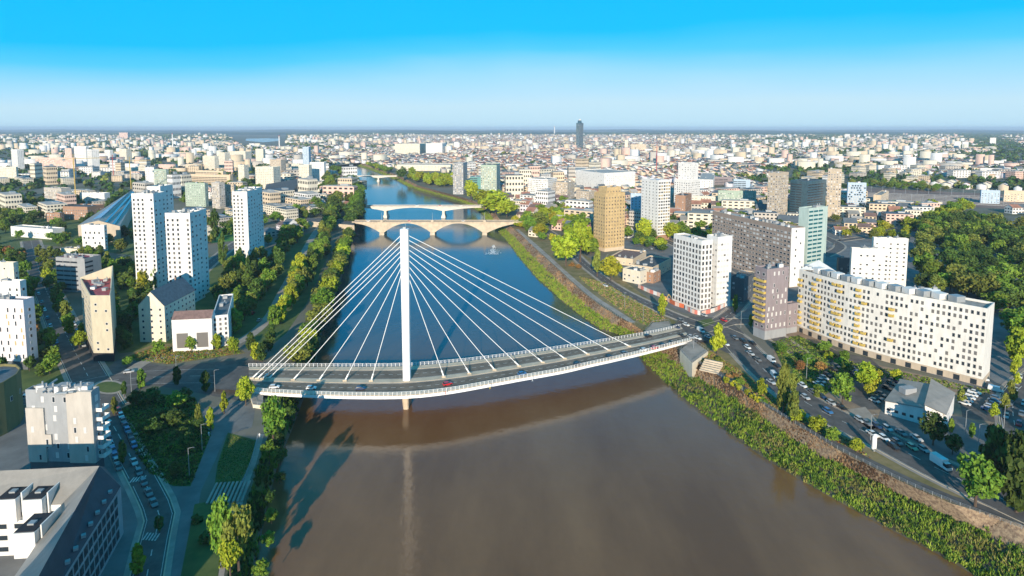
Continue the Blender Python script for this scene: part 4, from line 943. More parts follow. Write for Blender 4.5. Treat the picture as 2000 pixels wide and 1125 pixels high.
# blocks just outside the frame, lower left and right, whose shadows fall into the picture
for lab, x0, x1, y0, y1, h in (('tall white block beyond the lower left edge', -106, -84, 52, 78, 37), ('white block beyond the lower right edge', 185, 225, 70, 100, 32)):
    building('apartment_building', lab, 'apartment building', [(x0, y0), (x1, y0), (x1, y1), (x0, y1)], GZ+h, 'white', 'gravel', (V, V, V, V), clutter=4)
for xa, ya, zt_, jl, col, lab in ((148, 388, 310, 26, 'yellow', 'yellow tower crane left of the long hall'), (256, 369, 314, 20, 'yellow', 'yellow tower crane right of the grey cube building'), (222, 350, 309, 12, 'red', 'red and white tower crane far left'), (1282, 340, 287, 14, 'red', 'orange tower crane in front of the old town')):
    p = P(xa, ya); z = z_at(p.y, zt_)-GZ; r = empty('tower_crane', (p.x, p.y, GZ), .8, lab, 'crane'); a = MB(); wm2 = W[col]
    a.bar((0, 0, 0), (0, 0, z), .8, wm2); a.build('mast', r); b = MB(); b.bar((-jl*.5, 0, z), (jl*1.6, 0, z), .5, wm2); b.bar((0, 0, z), (0, 0, z+7), .45, wm2); b.bar((0, 0, z+7), (jl*1.2, 0, z), .12, wm2); b.bar((0, 0, z+7), (-jl*.5, 0, z), .12, wm2); b.build('jib', r); cw = MB(); cw.box((-jl*.45, 0, z-1.2), (3, 1.6, 2.4), W['grey']); cw.build('counterweight', r)
for xa, ya, zt_, lab in ((338, 292, 262, 'tall thin white chimney on the far left skyline'), (546, 292, 266, 'thin white chimney left of the river bend'), (1083, 262, 247, 'thin mast on the skyline left of the dark tower')):
    p = P(xa, ya); r = empty('chimney_stack', (p.x, p.y, GZ), 0, lab, 'chimney'); a = MB(); z = z_at(p.y, zt_)-GZ; wd = 1.3*mpp(p.y); a.bar((0, 0, 0), (0, 0, z), wd, W['white'], 8, wd*.7); a.build('stack', r); a = MB(); a.bar((0, 0, z), (0, 0, z+3), wd*.8, W['red'], 8); a.build('cap', r)
# ================================================================ trees
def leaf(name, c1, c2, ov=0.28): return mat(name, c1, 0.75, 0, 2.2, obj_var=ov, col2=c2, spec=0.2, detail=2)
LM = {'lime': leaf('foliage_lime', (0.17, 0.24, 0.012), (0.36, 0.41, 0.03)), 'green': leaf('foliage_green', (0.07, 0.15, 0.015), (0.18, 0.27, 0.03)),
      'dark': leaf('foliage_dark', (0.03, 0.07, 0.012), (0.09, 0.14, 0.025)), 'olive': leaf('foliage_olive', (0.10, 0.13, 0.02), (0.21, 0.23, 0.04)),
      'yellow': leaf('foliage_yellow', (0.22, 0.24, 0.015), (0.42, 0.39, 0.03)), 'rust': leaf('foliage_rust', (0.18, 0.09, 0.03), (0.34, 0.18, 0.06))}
def clump_pts(kind, rs, ncl, per):
    """leaf clump positions in a crown of radius 1 whose foot is z=0 and top z=2"""
    cs = []
    for i in range(ncl):
        d = rs.normal(size=3); d /= np.linalg.norm(d); rr = rs.uniform(0.35, 0.86)
        if kind == 'column':
            z = rs.uniform(0.03, 1.0); rad = 0.85*math.sin(math.pi*min(1, (z*0.88+0.12)))**0.6; a = rs.uniform(0, 6.28); q = rad*rs.uniform(.2, .75)
            cs.append((q*math.cos(a), q*math.sin(a), 0.1+1.8*z, 0.30))
        elif kind == 'cone':
            z = rs.uniform(0, 1)**1.3; rad = (1-z)*0.9; a = rs.uniform(0, 6.28); q = rad*rs.uniform(.45, .95)
            cs.append((q*math.cos(a), q*math.sin(a), 0.1+1.8*z, 0.10+0.18*(1-z)))
        elif kind == 'bush':
            cs.append((d[0]*rr, d[1]*rr, 0.5+abs(d[2])*rr*1.0, 0.33))
        else:
            cs.append((d[0]*rr, d[1]*rr, 1.05+d[2]*rr*0.95, rs.uniform(0.24, 0.42)))
    out = []
    for x, y, z, r in cs:
        v = rs.normal(size=(per, 3)); v /= np.linalg.norm(v, axis=1)[:, None]; k = rs.uniform(0.6, 1.0, (per, 1))
        out.append(np.hstack([np.array([[x, y, z]])+v*k*r, v]))
    return np.concatenate(out)
def leaves_to_quads(pn, rs, size):
    n = len(pn); p = pn[:, :3]; nr = pn[:, 3:]+rs.normal(size=(n, 3))*0.55; nr /= np.linalg.norm(nr, axis=1)[:, None]
    t = np.cross(nr, rs.normal(size=(n, 3))); t /= np.linalg.norm(t, axis=1)[:, None]; b = np.cross(nr, t); s = size*rs.uniform(.6, 1.4, (n, 1))
    v = np.stack([p-t*s-b*s*.7, p+t*s*.9-b*s*.5, p+t*s*.7+b*s, p-t*s*.6+b*s*.8], 1); return v.reshape(-1, 3)
CROWN = {}
def crown(kind, var, col):
    key = (kind, var, col)
    if key not in CROWN:
        rs = np.random.RandomState(var*17+len(kind)); ncl, per, sz = {'round': (38, 42, .085), 'column': (34, 40, .10), 'cone': (40, 34, .09), 'bush': (16, 40, .12)}[kind]
        v = leaves_to_quads(clump_pts(kind, rs, ncl, per), rs, sz); n = len(v)//4
        CROWN[key] = np_mesh('crown', v, np.arange(n*4).reshape(-1, 4), [LM[col]], np.zeros(n))
    return CROWN[key]
TR = None
def trunk_mesh():
    global TR
    if TR is None:
        m = MB(); m.bar((0, 0, -.05), (0.02, 0, .55), .05, BARK, 6, .035); m.bar((.02, 0, .5), (0, .05, 1.1), .035, BARK, 5, .015)
        for a in (0.5, 2.4, 4.4): m.bar((.02, 0, .5), (math.cos(a)*.3, math.sin(a)*.3, .95), .025, BARK, 4, .01)
        TR = m.mesh('trunk')
    return TR
NT = [0]; KN = [None]
def tree_at(X, Y, rad, ht, kind, col, label, group=None, z=GZ, cat='tree'):
    r = empty('shrub' if kind == 'bush' else KN[0] or {'round': 'broadleaf_tree', 'column': 'poplar_tree', 'cone': 'conifer_tree'}[kind], (X, Y, z), 0, label, cat if kind != 'bush' else 'shrub', group)
    low = {'round': .16, 'column': .1, 'cone': .06, 'bush': 0}[kind]*ht
    link('crown', crown(kind, NT[0] % 5, col), r, (0, 0, low if kind != 'bush' else -.3*ht), rnd.uniform(0, 6.28), (rad, rad*rnd.uniform(.85, 1.1), (ht-low)/2*(1.0 if kind != 'bush' else 1.15)))
    if kind != 'bush': link('trunk', trunk_mesh(), r, (0, 0, 0), rnd.uniform(0, 6), (ht*.5, ht*.5, ht*.6))
    NT[0] += 1; return r
def tree(xb, yb, wpx, hpx, kind, col, label, group=None, z=GZ):
    p = P(xb, yb, z); k = mpp(p.y); return tree_at(p.x, p.y, wpx/2*k*1.05, z_at(p.y, yb-hpx)-z, kind, col, label, group, z)
def occupied(x, y, m=0.0):
    for ft in OCCB:
        if ft[0]-m < x < ft[1]+m and ft[2]-m < y < ft[3]+m and inpoly(x, y, ft[4]): return True
    return False
OCCB = []
for ft in OCC:
    xs = [p[0] for p in ft]; ys = [p[1] for p in ft]; OCCB.append((min(xs), max(xs), min(ys), max(ys), ft))
def tree_row(px, step, rad, ht, kinds, cols, what, where, jit=1.5, z=GZ, grp=None):
    KN[0] = 'riverside_tree' if grp == G1 else 'avenue_tree'
    line = resample(smooth([P(x, y, z) for x, y in px], 3), 400); L = sum((b-a).length for a, b in zip(line, line[1:])); n = max(2, int(L/step))
    pts = resample(line, n); k = 0
    for p in pts:
        x, y = p.x+rnd.uniform(-jit, jit), p.y+rnd.uniform(-jit, jit)
        if occupied(x, y): continue
        s = rnd.uniform(.78, 1.25); tree_at(x, y, rad*s, ht*rnd.uniform(.8, 1.2)*s, rnd.choice(kinds), rnd.choice(cols), f'{what}, {ordn(k)} {where}', grp, z); k += 1
    KN[0] = None
def wood(px, step, rad, ht, kinds, cols, what, where, grp, maxn=200, roads=True):
    KN[0] = 'courtyard_tree' if ('shade of' in what or 'boulevard' in what or 'long hall' in what or 'left edge' in what or 'grid office' in what or 'golden' in what) else 'woodland_tree' if 'wood' in what and 'belt' not in what else 'garden_tree' if 'garden' in what or 'right' in what or 'lime' in what or 'ring' in what or 'striped' in what else 'park_tree'
    poly = [P(x, y).xy for x, y in px]; x0 = min(p.x for p in poly); x1 = max(p.x for p in poly); y0 = min(p.y for p in poly); y1 = max(p.y for p in poly)
    pts = []; y = y0; r_ = 0
    while y < y1:
        x = x0+(r_ % 2)*step/2
        while x < x1:
            xx, yy = x+rnd.uniform(-.38, .38)*step, y+rnd.uniform(-.38, .38)*step
            if inpoly(xx, yy, poly) and not occupied(xx, yy, 0) and not near_road(xx, yy): pts.append((xx, yy))
            x += step
        y += step*.87; r_ += 1
    pts.sort(key=lambda q: q[1])
    if len(pts) > maxn: rnd.shuffle(pts); pts = sorted(pts[:maxn], key=lambda q: q[1])
    for k, (x, y) in enumerate(pts):
        s = rnd.uniform(.75, 1.3); tree_at(x, y, rad*s, ht*s*rnd.uniform(.85, 1.15), rnd.choice(kinds), rnd.choice(cols), f'{what}, {ordn(k)} nearest', grp)
    KN[0] = None
RPTS = []
for nm, ln in list(RD.items()):
    if nm != 'promenade': RPTS += [(p.x, p.y) for p in ln]
RPA = np.array(RPTS)
def near_road(x, y, d=8.5): return bool(np.min((RPA[:, 0]-x)**2+(RPA[:, 1]-y)**2) < d*d)

G1 = 'trees along the left river bank'
# single sunlit trees
for a in [(480,792,36,54,'round','lime','round sunlit lime-green tree at the left end of the big bridge'),(438,808,20,42,'column','lime','small narrow sunlit tree left of the bridge-end tree'),
 (412,842,20,44,'column','lime','bright narrow young tree standing in the paved plaza'),(388,826,16,36,'column','olive','thin brownish tree at the edge of the shaded park'),
 (534,862,52,84,'round','green','tall broad green tree on the bank just below the bridge deck'),(526,905,34,42,'round','green','green tree below the tall one on the near left bank'),
 (436,1108,48,135,'round','green','big bushy tree nearest the lower edge, left of its twin'),(466,1110,50,130,'round','olive','big bushy tree nearest the lower edge, right of its twin'),
 (450,1128,46,80,'round','lime','lime tree in front of the big bushy pair'),(270,1122,40,58,'column','lime','pale lime tree alone on the lawn by the slate-roofed block'),
 (224,812,16,36,'column','olive','small tree at the corner of the side street'),(243,775,14,30,'column','dark','dark tree by the road junction'),
 (312,1040,20,34,'round','dark','dark small tree beside the zebra crossing'),(240,905,20,44,'column','dark','dark narrow tree beside the parked cars'),
 (420,470,24,60,'column','dark','dark tall poplar left of the sports pitch'),(436,520,20,62,'column','dark','dark tall poplar right of the tower pair'),(486,560,18,58,'column','dark','dark cypress in front of the lone tower'),(470,525,14,40,'column','dark','smaller dark cypress left of the lone tower'),
 (280,578,30,48,'column','yellow','yellow-green tree at the foot of the tallest tower'),(304,565,18,50,'column','green','slim green tree between the two close towers'),
 (1292,620,24,44,'column','lime','narrow lime tree at the corner of the roundabout'),(1401,692,36,58,'column','lime','bright lime tree with a square crown by the bridge end'),
 (1529,806,34,92,'column','olive','tall brown-green poplar beside the quay road'),(1549,826,28,66,'column','olive','pale feathery poplar right of the taller one'),(1487,778,22,38,'round','lime','round green tree on the slope below the quay road'),
 (1193,548,42,46,'round','yellow','round yellow-green tree below the golden tower'),(1166,540,26,54,'column','olive','grey-green tree left of the round yellow-green one'),
 (1105,520,60,72,'round','lime','big bright lime tree clump by the right bank, left one'),(1133,512,46,84,'round','lime','big bright lime tree clump by the right bank, right one'),(1132,460,40,44,'round','green','dark round tree behind the bright clump'),
 (968,418,60,44,'round','lime','large lime trees massed at the right end of the stone bridge'),(921,392,32,40,'round','lime','round lime tree between the two riverside towers'),(945,402,40,34,'round','lime','lime tree between the towers and the mass at the bridge'),(990,425,44,34,'round','lime','lime tree right of the mass at the bridge end'),
 (1080,444,22,30,'round','yellow','small yellow tree near the white cottages'),(1052,450,40,34,'round','olive','grey-green willow by the right bank above the arches'),
 (1904,990,80,105,'round','green','big bright green tree at the lower right corner'),(1940,955,66,120,'column','dark','tall dark tree behind the bright one, lower right'),(1985,1000,80,150,'column','dark','tallest dark tree at the right edge'),(1990,900,60,60,'round','dark','dark tree behind the tallest one at the right edge'),
 (1822,870,46,62,'round','dark','shaded tree in front of the angular white house'),(1860,888,40,40,'round','dark','dark low tree at the edge of the square'),(1857,846,14,28,'column','green','thin young tree on the square, left one'),(1898,855,14,28,'column','green','thin young tree on the square, right one'),
 (1645,790,46,58,'round','green','round tree beside the first car park'),(1690,760,40,50,'round','lime','tall green tree between the car parks'),(1548,770,26,40,'round','olive','olive tree in the housing garden'),
 (1990,715,50,80,'round','lime','bright green tree at the right edge behind the slab'),(1436,610,14,34,'column','green','small green tree right of the hoardings'),(1466,640,10,26,'column','green','thin tree by the mauve tower'),
 (1258,470,30,42,'round','lime','lime tree right of the striped tower foot'),(1310,468,44,34,'round','lime','lime tree in the square behind the grid office, left'),(1335,470,34,30,'round','green','green tree in the square behind the grid office, right'),(1225,468,26,26,'round','green','green tree between the gold and striped towers'),(1256,480,20,16,'round','lime','small lime bush tree at the foot of the striped tower'),
 (1440,515,40,30,'round','green','round green tree in front of the long brown slab, left'),(1468,520,32,30,'round','green','round green tree in front of the long brown slab, right'),
 (785,352,22,28,'round','dark','dark round tree on the island tip')]:
    tree(*a)
tree_row([(505,1130),(520,1060),(538,985),(552,930),(548,880)], 8, 2.3, 5, ['round'], ['dark','green'], 'dark bushy tree', 'up the near left bank from the lower edge', 1.5, 3.5, G1)
tree_row([(560,815),(575,770)], 7, 3, 6, ['round'], ['dark'], 'dark tree under the bridge deck', 'from the near side', 1, 3.5, G1)
tree_row([(594,712),(608,672),(622,630),(638,590),(655,545),(668,505),(682,465)], 9, 5.6, 11, ['round'], ['green','olive','dark','lime'], 'waterside tree on the left bank', 'beyond the big bridge', 2, 5, G1)
tree_row([(540,640),(560,600),(575,560),(590,530)], 8, 4, 11, ['column','round'], ['lime','yellow','green'], 'sunlit park tree', 'along the bank path', 2.5, GZ, G1)
tree_row([(690,440),(698,415),(700,392),(696,372),(686,356),(668,344),(650,336)], 10, 8, 15, ['round'], ['green','dark'], 'tall tree at the water', 'along the upper left bank beyond the bridges', 3, GZ, G1)
tree_row([(640,450),(650,425),(655,400),(650,375),(640,355)], 11, 8, 16, ['round'], ['green','dark','olive'], 'tall tree in the second row', 'beyond the bridges on the left bank', 4, GZ, G1)
tree_row([(490,690),(500,712),(520,690),(535,672)], 7, 3.2, 9, ['column'], ['lime','dark'], 'young sunlit tree', 'in the row by the left bridge end', 1, GZ)
tree_row([(250,715),(300,700),(360,690),(420,682),(455,690)], 8.5, 2.6, 7.5, ['column','round'], ['lime','green'], 'young tree', 'in the row in front of the white hall', 1.5, GZ)
tree_row([(270,760),(300,752),(345,750),(400,765)], 8, 2.5, 8, ['column'], ['dark','green'], 'dark young tree', 'along the lawn by the left junction', 1, GZ)
tree_row([(80,500),(100,560),(120,610),(150,680)], 13, 3.4, 9, ['column','round'], ['lime','green','olive'], 'boulevard tree', 'on the right of the left boulevard from the far end', 3, GZ)
tree_row([(30,500),(50,560),(75,640),(90,700)], 13, 3.2, 9, ['round'], ['dark','rust','green'], 'shaded boulevard tree', 'on the left of the boulevard from the far end', 3, GZ)
tree_row([(0,735),(40,728),(80,735)], 7, 3, 7, ['column'], ['dark','green'], 'green shrub tree', 'at the foot of the lilac block', 1, GZ)
tree_row([(352,930),(372,880),(398,840)], 8, 2.6, 6, ['round'], ['dark'], 'dark tree', 'on the right edge of the shaded park lawn', 1.5, GZ)
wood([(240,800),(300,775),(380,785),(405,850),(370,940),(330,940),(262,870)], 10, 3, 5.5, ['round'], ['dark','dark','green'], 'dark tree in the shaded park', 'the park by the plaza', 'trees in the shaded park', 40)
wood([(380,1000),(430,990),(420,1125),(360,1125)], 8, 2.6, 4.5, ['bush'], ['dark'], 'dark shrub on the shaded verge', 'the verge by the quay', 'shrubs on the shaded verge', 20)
wood([(418,600),(440,520),(520,500),(560,450),(660,440),(640,500),(600,560),(560,620),(480,680),(440,650)], 11, 4.6, 11, ['round','column'], ['dark','green','green','olive'], 'tree in the riverside park', 'the riverside park by the towers', 'trees of the riverside park', 110)
wood([(60,500),(200,500),(300,560),(330,600),(240,690),(190,600),(120,520)], 9.5, 4, 9, ['round','column'], ['dark','dark','green','olive'], 'tree in the shade of the towers', 'x', 'trees of the left yard', 80)
wood([(-20,500),(50,480),(120,640),(160,740),(60,740),(-10,700)], 9, 3.6, 8, ['round','column'], ['dark','green','dark'], 'dark tree beside the left boulevard', 'x', 'trees beside the left boulevard', 50)
wood([(10,395),(260,385),(262,440),(240,500),(60,480),(0,470)], 13, 5, 10, ['round'], ['dark','green','dark','olive'], 'dark tree around the long hall', 'x', 'trees around the long hall', 80)
wood([(1040,420),(1150,425),(1160,500),(1130,500),(1090,460)], 9.5, 5.5, 11, ['round'], ['lime','lime','green'], 'sunlit lime tree between the golden tower and the river', 'x', 'trees between the golden tower and the river', 45)
wood([(1225,470),(1400,455),(1500,510),(1420,545),(1320,470),(1300,500)], 12, 4.5, 8, ['round'], ['green','dark','lime'], 'garden tree behind the grid office', 'x', 'trees behind the grid office', 45)
wood([(-20,400),(90,395),(90,440),(60,480),(-20,480)], 14, 5, 10, ['round'], ['dark','green'], 'dark tree at the left edge', 'the dark garden at the left edge', 'trees at the left edge', 30)
wood([(540,430),(600,400),(640,350),(690,345),(700,430),(620,432)], 14, 7, 13, ['round'], ['green','dark','olive'], 'tree on the left bank behind the arena', 'the wooded left bank behind the arena', 'trees behind the arena', 70)
wood([(350,345),(500,350),(520,400),(460,440),(410,440),(400,412),(360,400)], 20, 6, 11, ['round'], ['green','dark','lime'], 'tree between the left bank blocks', 'the gaps behind the sports pitch', 'trees behind the sports pitch', 30)
wood([(796,342),(884,352),(884,366),(850,366),(796,352)], 15, 9, 15, ['round'], ['lime','yellow','lime'], 'lime tree of the island avenue', 'the avenue on the right bank of the bend', 'lime trees of the island avenue', 40)
wood([(714,322),(760,334),(770,340),(740,336)], 18, 8, 12, ['round'], ['lime','green'], 'tree on the far right bank', 'the far bank at the bend', 'trees at the river bend', 12)
wood([(1000,440),(1060,430),(1150,455),(1160,500),(1110,505),(1060,470)], 12, 6, 11, ['round'], ['lime','green','lime','yellow'], 'sunlit tree above the right embankment', 'the embankment garden', 'trees above the right embankment', 45)
wood([(1130,510),(1215,560),(1290,600),(1260,600),(1180,560),(1110,515)], 9, 2.4, 4, ['bush','round'], ['olive','green','rust'], 'shrub beside the riverside road', 'the verge of the riverside road', 'shrubs beside the riverside road', 30)
wood([(1250,425),(1320,425),(1330,470),(1260,470)], 16, 5, 9, ['round'], ['lime','green'], 'tree behind the striped tower', 'the square behind the striped tower', 'trees behind the striped tower', 12)
wood([(1795,450),(1860,432),(1990,448),(2080,470),(2080,700),(1985,690),(1940,640),(1935,600),(1790,575),(1780,520)], 10.5, 6.6, 14, ['round'], ['dark','green','green','dark','olive'], 'dense tree of the wood', 'the wood behind the curved slab', 'trees of the wood', 190)
wood([(1745,425),(1880,400),(1900,412),(1820,445),(1745,460)], 13, 6.5, 12, ['round'], ['lime','green','lime'], 'bright tree at the far edge of the wood', 'the light green belt behind the wood', 'light green belt of the wood', 40)
wood([(1510,668),(1560,656),(1660,706),(1650,770),(1600,780),(1535,725)], 9.5, 2.8, 5, ['round','bush'], ['olive','green','lime','rust'], 'garden tree in front of the curved slab', 'the housing garden', 'trees of the housing garden', 55)
wood([(1620,480),(1640,440),(1740,440),(1740,452),(1660,470)], 14, 4.5, 7, ['round'], ['yellow','lime','olive'], 'yellowing tree by the ring road', 'the ring road', 'trees by the ring road', 22)
wood([(1690,356),(1800,362),(1850,372),(1850,378),(1690,366)], 14, 6, 8, ['round'], ['green','olive'], 'tree of the hedge above the rail yard', 'x', 'hedge above the rail yard', 40)
wood([(1690,452),(1790,430),(1800,440),(1760,468),(1690,470)], 13, 5, 8, ['round'], ['yellow','lime','olive'], 'yellow-green tree right of the ring road', 'x', 'trees by the ring road', 24)
wood([(1400,735),(1470,775),(1500,800),(1490,780),(1400,700)], 7, 2, 2.6, ['bush'], ['rust','olive','green'], 'rusty shrub on the quay slope', 'the slope by the bridge end', 'shrubs on the quay slope', 24)
tree_row([(1560,826),(1590,845),(1620,862),(1650,880),(1672,884)], 5.5, 2.8, 5.5, ['round'], ['green','lime'], 'leafy green shrub tree', 'along the promenade from the poplars', .8, GZ)
tree_row([(1700,775),(1720,742),(1745,745)], 6, 2.6, 5.5, ['round'], ['lime','yellow'], 'small car park tree', 'around the first car park', 1, GZ)
tree_row([(1880,790),(1935,815),(1960,815),(1985,745),(1975,690)], 9, 2, 5.5, ['column'], ['lime','olive'], 'slim street tree', 'around the right-hand car park', 1, GZ)
for a in [(1945,1050,60,90,'round','green','leafy tree low at the right edge'),]:
    pass
for i, (x, y, s_) in enumerate(((150, 128, 1), (158, 112, 1.1), (163, 138, 1.1), (172, 100, 1.1), (176, 124, 1.2), (190, 140, 1.2))):
    tree_at(x, y, 8*s_, 24*s_, 'column', 'dark', f'tall tree outside the lower right corner, {ordn(i)} from the river', 'trees beyond the lower right corner')
# round clipped bushes on the slope
for i, (x, y) in enumerate(((1418,738),(1434,745),(1444,753),(1460,762),(1470,770),(1480,776))):
    tree(x, y+6, 15, 15, 'bush', 'yellow', f'round pale clipped bush, {ordn(i)} from the bridge end on the promenade slope', 'clipped bushes on the slope')

# ---------------------------------------------------------------- reeds and scrub on the right bank
def blades(p, v, rs, size):
    """upright leaf blades, wider at the middle"""
    n = len(p); up_ = v*.5+np.array([[0, 0, 1.0]])+rs.normal(size=(n, 3))*.35; up_ /= np.linalg.norm(up_, axis=1)[:, None]
    sd = np.cross(up_, rs.normal(size=(n, 3))); sd /= np.linalg.norm(sd, axis=1)[:, None]; s = size*rs.uniform(.6, 1.5, (n, 1))
    return np.stack([p-up_*s*2.2, p+sd*s*.55, p+up_*s*2.6, p-sd*s*.55], 1).reshape(-1, 3)
def bank_scrub(name, A, B, n, hmin, hmax, size, mats, t0=0.0, t1=1.0, label=None, seed=3, cat='shrubs'):
    rs = np.random.RandomState(seed); k = 260; A = np.array(resample(A, k)); B = np.array(resample(B, k))
    # denser where nearer
    Y = np.clip(A[:, 1], 60, 2000); seg = np.r_[0, np.linalg.norm(np.diff(A, axis=0), axis=1)]/Y**0.9*(Y > 95); cdf = np.cumsum(seg); cdf /= cdf[-1]
    ncl = n//14; u = np.interp(rs.rand(ncl), cdf, np.arange(k)); i = np.minimum(u.astype(int), k-2); f = (u-i)[:, None]
    a = A[i]*(1-f)+A[i+1]*f; b = B[i]*(1-f)+B[i+1]*f; t = rs.uniform(t0, t1, (ncl, 1)); base = a*(1-t)+b*t
    hh = rs.uniform(hmin, hmax, ncl)*(0.45+0.9*(np.sin(base[:, 0]*.31+base[:, 1]*.17)*np.cos(base[:, 0]*.13-base[:, 1]*.23))**2); rad = hh*.55
    m = ncl*14; idx = np.repeat(np.arange(ncl), 14); v = rs.normal(size=(m, 3)); v /= np.linalg.norm(v, axis=1)[:, None]; v[:, 2] = np.abs(v[:, 2])
    p = base[idx]+v*np.stack([rad[idx], rad[idx], hh[idx]], 1)*rs.uniform(.4, 1, (m, 1)); q = blades(p, v, rs, size)
    nzv = np.sin(base[:, 0]*.21+base[:, 1]*.13)+np.sin(base[:, 0]*.07-base[:, 1]*.19+2)+rs.normal(size=ncl)*.7+t[:, 0]*.8
    mi_ = np.clip(((nzv+2.2)/4.6*len(mats)).astype(int), 0, len(mats)-1)
    if name == 'bank_scrub': fr_ = (base[:, 1] > 255) & (rs.rand(ncl) < .85); mi_[fr_] = rs.choice([2, 4, 4, 0], fr_.sum())
    me = np_mesh(name, q, np.arange(m*4).reshape(-1, 4), mats, mi_[idx]); o = bpy.data.objects.new(name, me); C.objects.link(o); tag(o, label, cat, None, 'stuff')
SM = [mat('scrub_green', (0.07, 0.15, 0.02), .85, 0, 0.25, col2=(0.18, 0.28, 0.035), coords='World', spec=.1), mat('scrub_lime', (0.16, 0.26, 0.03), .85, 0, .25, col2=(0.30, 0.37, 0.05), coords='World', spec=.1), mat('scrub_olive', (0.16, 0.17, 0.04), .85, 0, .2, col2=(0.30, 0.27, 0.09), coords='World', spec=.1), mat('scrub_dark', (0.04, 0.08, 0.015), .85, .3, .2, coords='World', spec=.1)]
DM_ = [mat('dry_stems', (0.26, 0.16, 0.09), .95, 0, .3, col2=(0.46, 0.31, 0.18), coords='World', spec=.1), mat('dry_stems_dark', (0.13, 0.08, 0.05), .95, .3, .3, coords='World', spec=.1)]
bank_scrub('bank_scrub', rw, rm, 210000, .5, 3.0, .2, [SM[2], SM[2], SM[0], SM[3], SM[1], SM[0], SM[1], SM[0], SM[2]], 0.02, 1.12, 'thick green scrub and reeds along the foot of the right river bank')
bank_scrub('bank_dry_stems', rm, rt, 130000, .2, .75, .15, DM_, 0.1, .95, 'dry brown stems and grass on the stone slope of the right bank', 5, 'dry grass')
bank_scrub('left_bank_scrub', lw, lt, 40000, .6, 2.4, .3, [SM[3], SM[0], SM[3]], 0.05, 1.0, 'dark scrub on the left river bank', 8)
def scrub_poly(name, px, n, h, size, mats, label, seed, cat='grass'):
    rs = np.random.RandomState(seed); poly = [P(x, y).xy for x, y in px]; x0 = min(p.x for p in poly); x1 = max(p.x for p in poly); y0 = min(p.y for p in poly); y1 = max(p.y for p in poly); pts = []
    while len(pts) < n:
        x, y = rs.uniform(x0, x1), rs.uniform(y0, y1)
        if inpoly(x, y, poly): pts.append((x, y, GZ))
    b = np.array(pts); idx = np.repeat(np.arange(n), 8); v = rs.normal(size=(n*8, 3)); v /= np.linalg.norm(v, axis=1)[:, None]; v[:, 2] = abs(v[:, 2])
    hh = rs.uniform(.3, 1, n)*h; p = b[idx]+v*np.stack([hh, hh, hh], 1)[idx]*.8; q = leaves_to_quads(np.hstack([p, v]), rs, size)
    me = np_mesh(name, q, np.arange(n*8*4).reshape(-1, 4), mats, rs.randint(0, len(mats), n)[idx]); o = bpy.data.objects.new(name, me); C.objects.link(o); tag(o, label, cat, None, 'stuff')
scrub_poly('rough_grass', [(1130,540),(1180,552),(1260,598),(1300,622),(1270,640),(1235,622),(1150,560)], 2200, .7, .2, [DM_[0], SM[2], SM[0]], 'rough dry grass between the riverside road and the far promenade', 21)
scrub_poly('rough_grass', [(1362,705),(1385,685),(1440,720),(1540,800),(1660,862),(1700,895),(1620,858),(1500,790),(1430,735)], 2600, .7, .16, [DM_[0], SM[2], SM[1], MATS['foliage_rust']], 'rusty rough grass on the slope beside the near promenade', 22)
scrub_poly('garden_plants', [(1505,668),(1560,656),(1660,706),(1930,762),(1935,772),(1700,735),(1600,775),(1535,725)], 2400, .7, .2, SM, 'low garden planting in front of the curved slab', 23, 'plants')
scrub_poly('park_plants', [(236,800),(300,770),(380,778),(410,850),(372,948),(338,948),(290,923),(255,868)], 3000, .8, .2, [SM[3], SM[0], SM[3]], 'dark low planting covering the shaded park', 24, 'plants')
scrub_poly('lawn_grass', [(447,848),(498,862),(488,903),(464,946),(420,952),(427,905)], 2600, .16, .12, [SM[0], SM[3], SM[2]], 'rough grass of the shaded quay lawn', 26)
scrub_poly('verge_plants', [(235,702),(300,680),(455,672),(470,690),(330,710)], 2000, .8, .2, [SM[0], SM[2], MATS['foliage_rust']], 'green and rusty planting in front of the white hall', 25, 'plants')

